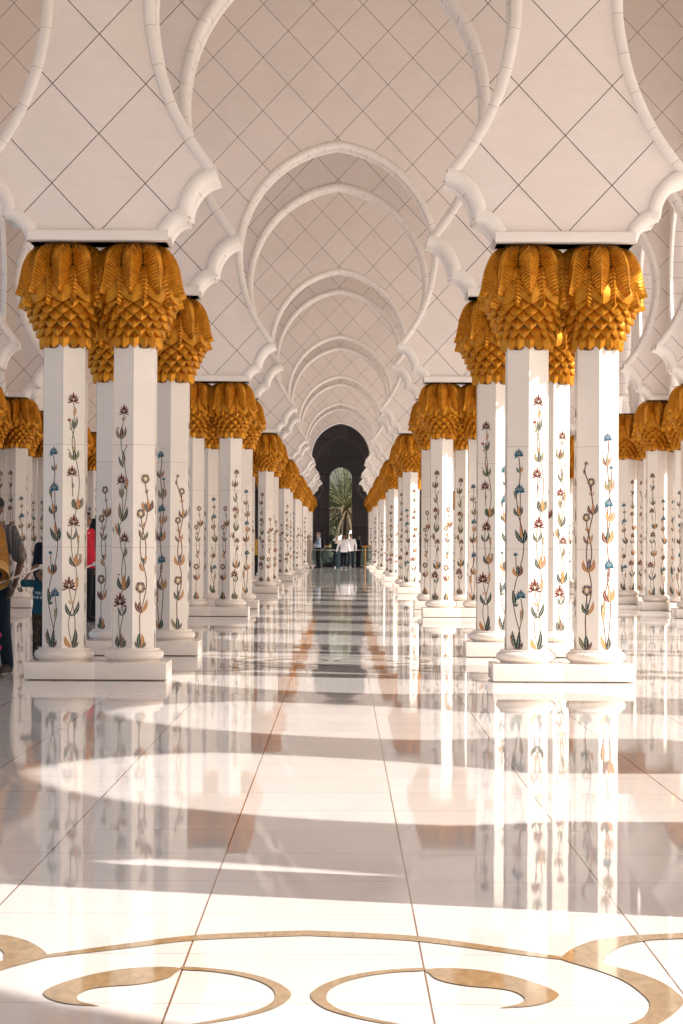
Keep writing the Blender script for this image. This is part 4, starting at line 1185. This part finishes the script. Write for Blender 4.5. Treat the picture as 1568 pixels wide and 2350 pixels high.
# woman in the ochre shawl, mostly outside the frame
def shawl(t, V, P, M, k, hk, r):
    bm = bmesh.new()
    tube(bm, [V['shR'] + Vector((0, 0, 0.03)) * k, V['elR'], V['elR'].lerp(V['wrR'], 0.45)], r(0.12, 0.125, 0.130), 16)
    tube(bm, [V['chest'] + Vector((0, 0, -0.1)) * k, V['neck'] - Vector((0, 0, 0.05)) * k], r((0.21, 0.16), (0.13, 0.11)), 16, up=(1, 0, 0))
    sh = finish('shawl', bm, 0.009, C_gold, t)
    bm = bmesh.new()
    d = (V['wrR'] - V['elR']).normalized()
    tube(bm, [V['elR'].lerp(V['wrR'], 0.55), V['wrR'] + d * 0.05], r(0.132, 0.150), 18, caps=False); obj('sleeve_trim', bm, C_trim, sh, 60)
    for z in (0.43, 0.30):
        bm = bmesh.new(); lathe(bm, [(0.262 * k, z * k - 0.02), (0.266 * k, z * k), (0.264 * k, z * k + 0.02)], 28); b = obj('skirt_band', bm, C_pink, t, 60)
person((-3.31, 20.35, 0), radians(20), 1.62, 'person in ochre shawl and dark pink-banded skirt, cut off by the left edge', None, 'brown',
       dict(elR=(0.21, -0.05, 1.16), wrR=(0.16, -0.22, 1.03), hdR=(-0.2, -0.8, -0.4)), None, None, C_brown, 'black', 0, C_dress, C_gold, voxel=0.009, extra=shawl)
# the boy
def lettering(t, V, P, M, k, hk, r):
    g = simple('shirt_print', (0.55, 0.60, 0.62), 0.7)
    for txt, z, sz, dx in (('TRU', 1.215, 0.066, -0.15), ('THE GAL', 1.135, 0.066, -0.19)):
        cu = bpy.data.curves.new('print', 'FONT'); cu.body = txt; cu.size = sz * k * 1.05; cu.align_x = 'LEFT'; cu.extrude = 0.0012; cu.space_character = 0.95
        ob = bpy.data.objects.new('work', cu); COL.objects.link(ob)
        dg = bpy.context.evaluated_depsgraph_get()
        me = bpy.data.meshes.new_from_object(ob.evaluated_get(dg)); bpy.data.objects.remove(ob)
        me.materials.clear(); me.materials.append(g)
        # wrap the letters round the chest
        for v in me.vertices:
            x, y, z_ = v.co.x + dx * k, v.co.y, v.co.z
            yy = -(0.152 * k) * sqrt(max(0.05, 1 - (x / (0.215 * k)) ** 2)) - 0.010 - z_
            v.co = Vector((x, yy, z * k + y))
        link('shirt_lettering', me, t)
person((-3.105, 23.4, 0), radians(12), 1.02, 'small boy in teal printed T-shirt, hands on head, behind the nearest left column', None, 'brown',
       dict(elL=(-0.36, -0.10, 1.42), wrL=(-0.17, -0.06, 1.70), hdL=(1, 0.1, 0.45), elR=(0.42, -0.08, 1.42), wrR=(0.17, -0.06, 1.70), hdR=(-1, 0.1, 0.45)),
       C_teal, mat_camo(), C_sneak, 'black', 0.15, sleeves='short', voxel=0.0065, child=True, extra=lettering, belly=0.02)
person((-3.28, 25.4, 0), radians(150), 1.50, 'person in a dark navy coat seen from behind beside the boy', None, 'brown', None, C_navy, C_navy, C_sneak, 'black', 0, voxel=0.010, belly=0.05)
# red jacket
def white_collar(t, V, P, M, k, hk, r):
    bm = bmesh.new(); tube(bm, [V['neck'] - Vector((0.0, -0.01, 0.06)) * k, V['neck'] - Vector((0, -0.01, 0.02)) * k], r((0.118, 0.10), (0.088, 0.08)), 16, up=(1, 0, 0)); obj('collar', bm, C_white, t, 60)
person((-3.98, 34.6, 0), radians(60), 1.76, 'person in a red jacket with white collar and dark trousers between the left columns', None, 'brown', None, C_red, C_black, C_sneak, 'black', radians(20), voxel=0.010, extra=white_collar, belly=0.03)
person((-4.02, 36.4, 0), radians(170), 1.66, 'person in a black hooded cloak just behind the red jacket', None, 'brown', None, None, None, C_sneak, None, 0, C_black, C_black, voxel=0.011)
person((-3.14, 80.0, 0), radians(30), 1.68, 'person in a mustard top and dark trousers standing between far left columns', None, 'brown', None, C_must, C_black, C_wshoe, 'black', 0, voxel=0.012)
# far group
G = 'visitors at the far end of the aisle'
def backpack(t, V, P, M, k, hk, r):
    bm = bmesh.new()
    tube(bm, [V['waist'] + Vector((0.0, 0.20, 0.0)) * k, V['chest'] + Vector((0, 0.215, 0)) * k, V['neck'] + Vector((0, 0.17, -0.06)) * k], r((0.14, 0.10), (0.15, 0.11), (0.11, 0.07)), 14, up=(1, 0, 0))
    for s_ in (-1, 1): tube(bm, catmull([V['neck'] + Vector((s_ * 0.10, 0.10, -0.05)) * k, V['neck'] + Vector((s_ * 0.125, -0.03, -0.01)) * k, V['chest'] + Vector((s_ * 0.12, -0.13, 0)) * k, V['waist'] + Vector((s_ * 0.15, 0.0, 0.05)) * k], 4), [0.022 * k] * 13, 8)
    finish('backpack', bm, 0.012, C_black, t, 3)
def glasses(t, V, P, M, k, hk, r):
    bm = bmesh.new()
    for s_ in (-1, 1):
        pts = [P(s_ * 0.032 + 0.021 * cos(a), -0.098, 0.002 + 0.016 * sin(a)) for a in [2 * pi * i / 12 for i in range(13)]]
        tube(bm, pts, [0.0022 * hk] * 13, 5, caps=False)
        tube(bm, [P(s_ * 0.052, -0.095, 0.004), P(s_ * 0.08, 0.0, 0.006)], [0.002 * hk] * 2, 5)
    obj('glasses', bm, C_black, t, 60)
person((-1.57, 110.5, 0), radians(-60), 1.70, 'woman in pale beige clothes and headscarf beside the far left columns', G, 'fair', None, C_beige, C_beige, C_sneak, None, 0, scarf=C_beige, voxel=0.012)
person((-1.10, 110.4, 0), radians(-72), 1.82, 'grey-haired man in a pale blue shirt with a black backpack, turned left', G, 'fair',
       dict(elL=(-0.22, -0.02, 1.14), wrL=(-0.10, -0.24, 1.10), hdL=(0.6, -0.7, 0), elR=(0.22, -0.02, 1.14), wrR=(0.10, -0.24, 1.08), hdR=(-0.6, -0.7, 0)), C_pale, C_black, C_sneak, 'grey', 0, voxel=0.011, belly=0.03, tuck=True, extra=backpack, collar=1)
person((-0.17, 112.2, 0), radians(8), 1.60, 'woman in a long black gown and pale headscarf left of the white-shirted men', G, 'fair', dict(anL=(-0.11, -0.06, 0.085), toL=(-0.13, -0.25, 0.03)), None, None, C_wshoe, None, 0, C_dress, C_beige, voxel=0.012)
person((0.19, 108.4, 0), 0.05, 1.68, 'bald man with glasses in a loose white shirt, walking in front', G, 'brown',
       dict(elL=(-0.30, 0.03, 1.14), wrL=(-0.37, -0.05, 0.90), elR=(0.27, 0.05, 1.14), wrR=(0.30, 0.0, 0.90), anL=(-0.11, -0.05, 0.085), toL=(-0.14, -0.24, 0.03), anR=(0.10, 0.05, 0.085), toR=(0.12, -0.14, 0.03)), C_white, C_navy, C_wshoe, None, 0, voxel=0.011, belly=0.055, extra=glasses, collar=1)
person((0.55, 112.3, 0), 0.08, 1.76, 'young dark-haired man in a white shirt and dark jeans behind the bald man', G, 'tan',
       dict(elR=(0.27, 0.03, 1.14), wrR=(0.26, -0.08, 0.91), anR=(0.10, -0.03, 0.085), toR=(0.13, -0.22, 0.03), anL=(-0.12, 0.04, 0.085), toL=(-0.15, -0.14, 0.03)), C_white, C_jean, C_sneak, 'black', 0.05, voxel=0.011, collar=1)
person((0.95, 113.0, 0), radians(120), 1.72, 'person in black standing with back turned near the brass rail', G, 'dark', None, C_black, C_black, C_sneak, 'black', 0, voxel=0.012, belly=0.05)

# ------------------------------------------------------------------ the garden outside
def leafmat(name, a, b, rough=0.55):
    g = N(name)
    oi = g.n('NewGeometry').outputs['Random Per Island']
    c = g.mix(oi, a, b)
    g.b.inputs['Transmission Weight'].default_value = 0.0
    return g.done(c, rough, 0.3)
M_pgreen = leafmat('palm_green', (0.075, 0.085, 0.035), (0.20, 0.175, 0.085))
M_pdry = leafmat('palm_dry', (0.40, 0.31, 0.19), (0.22, 0.16, 0.09))
M_bark = simple('bark', (0.085, 0.06, 0.04), 0.9, 0.2, 0, 0.35, 12)
M_leaf = leafmat('tree_leaves', (0.030, 0.045, 0.018), (0.075, 0.085, 0.032))
M_leaf2 = leafmat('hedge_leaves', (0.04, 0.07, 0.03), (0.07, 0.12, 0.06))
def palm_frond(bm, o, az, el, L, droop, rnd, wd=0.5):
    o = Vector(o)
    d = Vector((cos(az) * cos(el), sin(az) * cos(el), sin(el)))
    pts = []; p = o.copy(); n = 14
    for i in range(n + 1):
        pts.append(p.copy())
        d = (d + Vector((0, 0, -droop / n * (0.3 + 1.4 * i / n)))).normalized()
        p = p + d * L / n
    tube(bm, pts, [0.034 * (1 - 0.8 * i / n) + 0.005 for i in range(n + 1)], 5, caps=False)
    for i in range(n * 3):
        q = 0.22 + 0.78 * i / (n * 3)
        f = q * n; a = int(min(f, n - 1)); b = pts[a].lerp(pts[a + 1], f - a); t = (pts[a + 1] - pts[a]).normalized()
        side = t.cross(Vector((0, 0, 1)))
        if side.length < 0.05: side = Vector((1, 0, 0))
        side.normalize(); up = side.cross(t)
        ll = wd * (0.35 + 0.65 * sin(pi * min(1, q * 1.05)) ** 0.6) * rnd.uniform(0.8, 1.1)
        for s_ in (-1, 1):
            if rnd.random() < 0.12: continue
            e = b + (side * s_ * rnd.uniform(0.5, 0.85) + t * rnd.uniform(0.7, 1.1) + up * rnd.uniform(0.0, 0.6) + Vector((0, 0, -0.25))).normalized() * ll
            w_ = t * 0.010
            m = b.lerp(e, 0.5) + up * 0.02
            v = [bm.verts.new(x) for x in (b - w_, b + w_, m + w_ * 1.3, e, m - w_ * 1.3)]
            bm.faces.new(v)
def palm(loc, H, L, seed, label, ng=38, nd=26, wd=0.5):
    rnd = random.Random(seed)
    t = tag(empty('palm_tree', loc), label, 'palm tree', 'palm trees in the garden')
    bm = bmesh.new()
    pts = [(0.05 * sin(i), 0.04 * cos(i * 1.3), H * i / 12) for i in range(13)]
    tube(bm, pts, [0.26 - 0.05 * i / 12 + (0.02 if i % 2 else 0) for i in range(13)], 12)
    obj('trunk', bm, M_bark, t, 40)
    bm = bmesh.new()
    for i in range(ng):
        az = i * 2.39996 + rnd.uniform(-0.2, 0.2); el = radians(88 - 78 * (i / ng) ** 0.85 + rnd.uniform(-6, 6))
        palm_frond(bm, (0.14 * cos(az), 0.14 * sin(az), H + 0.1 * (1 - i / ng)), az, el, L * rnd.uniform(0.85, 1.1), 0.75, rnd, wd)
    obj('green_crown', bm, M_pgreen, t)
    bm = bmesh.new()
    for i in range(nd):
        az = i * 2.39996 + rnd.uniform(-0.3, 0.3); el = radians(25 - 75 * (i / nd) + rnd.uniform(-10, 10))
        palm_frond(bm, (0.2 * cos(az), 0.2 * sin(az), H - 0.15 - 0.2 * i / nd), az, el, L * 0.68 * rnd.uniform(0.8, 1.1), 1.5, rnd, wd * 0.7)
    obj('dry_skirt', bm, M_pdry, t)
    return t
palm((0.36, 152.0, 0), 3.75, 4.6, 5, 'date palm with green crown and tan dry fronds seen through the end window', 40, 34, 0.40)
palm((26.8, 200.0, 0), 4.4, 3.2, 9, 'small palm in the bright gap between the right outer columns', 26, 10)
palm((-27.5, 205.0, 0), 4.8, 3.2, 12, 'small palm beyond the left outer columns', 26, 10)
def leafy(loc, H, R, seed, label, n, mat, group):
    rnd = random.Random(seed)
    t = tag(empty('garden_tree', loc), label, 'tree', group)
    bm = bmesh.new()
    tube(bm, [(0, 0, 0), (0.05, 0, H * 0.3), (0.0, 0.1, H * 0.6)], [0.22, 0.17, 0.08], 8)
    for i in range(5):
        a = i * 1.3; tube(bm, [(0.03, 0, H * 0.32 + i * 0.1), (R * 0.35 * cos(a), R * 0.35 * sin(a), H * 0.55), (R * 0.6 * cos(a), R * 0.6 * sin(a), H * 0.75)], [0.09, 0.06, 0.02], 6)
    obj('trunk', bm, M_bark, t, 50)
    bm = bmesh.new()
    cl = [(Vector((rnd.gauss(0, 0.45) * R, rnd.gauss(0, 0.45) * R, H * rnd.uniform(0.25, 0.97))), rnd.uniform(0.22, 0.42) * R) for _ in range(30)]
    for i in range(n):
        c, r = rnd.choice(cl)
        d = Vector((rnd.gauss(0, 1), rnd.gauss(0, 1), rnd.gauss(0, 1))).normalized() * r * rnd.random() ** 0.4
        p = c + d
        if p.z < 0.1: continue
        u = Vector((rnd.gauss(0, 1), rnd.gauss(0, 1), rnd.gauss(0, 1))).normalized(); v = u.orthogonal().normalized(); l = rnd.uniform(0.10, 0.2)
        bm.faces.new([bm.verts.new(p + q) for q in (u * l, v * l * 0.45, -u * l, -v * l * 0.45)])
    obj('crown', bm, mat, t)
    return t
TG = 'garden trees behind the palm'
leafy((-1.6, 166, 0), 5.6, 1.9, 21, 'dark leafy tree behind the palm, left side of the window', 4200, M_leaf, TG)
leafy((1.9, 164, 0), 5.0, 1.8, 22, 'dark leafy tree behind the palm, right side of the window', 4200, M_leaf, TG)
leafy((0.4, 176, 0), 6.2, 2.2, 23, 'tall dark tree directly behind the palm trunk', 5200, M_leaf, TG)
leafy((-4.2, 182, 0), 5.4, 2.4, 24, 'leafy tree farther back beyond the left edge of the window', 3000, M_leaf2, TG)
leafy((4.6, 184, 0), 6.0, 2.4, 25, 'leafy tree farther back beyond the right edge of the window', 3000, M_leaf2, TG)
t = tag(empty('tent', (1.75, 159.0, 0)), 'white sloping tent canopy below the palm outside the window', 'tent')
bm = bmesh.new()
apex = bm.verts.new((0, 0, 2.75)); eav = [bm.verts.new(p) for p in ((-2.3, -2.3, 1.52), (2.3, -2.3, 1.52), (2.3, 2.3, 1.52), (-2.3, 2.3, 1.52))]
low = [bm.verts.new((v.co.x, v.co.y, 1.28)) for v in eav]
for i in range(4):
    j = (i + 1) % 4
    bm.faces.new((eav[i], eav[j], apex)); bm.faces.new((low[i], low[j], eav[j], eav[i]))
obj('canopy', bm, C_white, t)
for x in (-2.25, 2.25):
    for y in (-2.25, 2.25):
        bm = bmesh.new(); tube(bm, [(x, y, 0), (x, y, 1.5)], [0.04, 0.04], 8); obj('pole', bm, M_steel, t, 60)
M_hotel = simple('render_white', (0.72, 0.69, 0.66), 0.7)
M_pane = simple('window_blue', (0.03, 0.055, 0.12), 0.15, 0.5)
def hotel(loc, wd, H, rows, cols, label):
    t = tag(empty('building', loc), label, 'building', 'pale buildings far outside')
    bm = bmesh.new(); box(bm, -wd / 2, 0, 0, wd / 2, 14, H); obj('wall', bm, M_hotel, t)
    bm = bmesh.new(); box(bm, -wd / 2 - 0.4, -0.5, H + 0.003, wd / 2 + 0.4, 14.5, H + 0.5); obj('roof', bm, M_hotel, t)
    for i in range(cols):
        for j in range(rows):
            x = -wd / 2 + wd * (i + 0.5) / cols; z = H - 1.0 - (j + 0.5) * 2.5
            bm = bmesh.new(); box(bm, x - 0.36, -0.06, z - 0.8, x + 0.36, 0.05, z + 0.8); obj('window', bm, M_pane, t)
hotel((42, 262, 0), 24, 10.2, 3, 12, 'pale low building with rows of blue windows, glimpsed past the right outer columns')
hotel((-43, 264, 0), 24, 9.4, 3, 12, 'pale low building with rows of blue windows, glimpsed past the left outer columns')
bm = bmesh.new(); box(bm, 10, 190, 0.01, 60, 190.5, 1.1); tag(obj('garden_wall', bm, M_hotel), 'low white wall far outside on the right', 'wall', None, 'thing')
bm = bmesh.new(); box(bm, -60, 190, 0.01, -10, 190.5, 1.1); tag(obj('garden_wall', bm, M_hotel), 'low white wall far outside on the left', 'wall', None, 'thing')
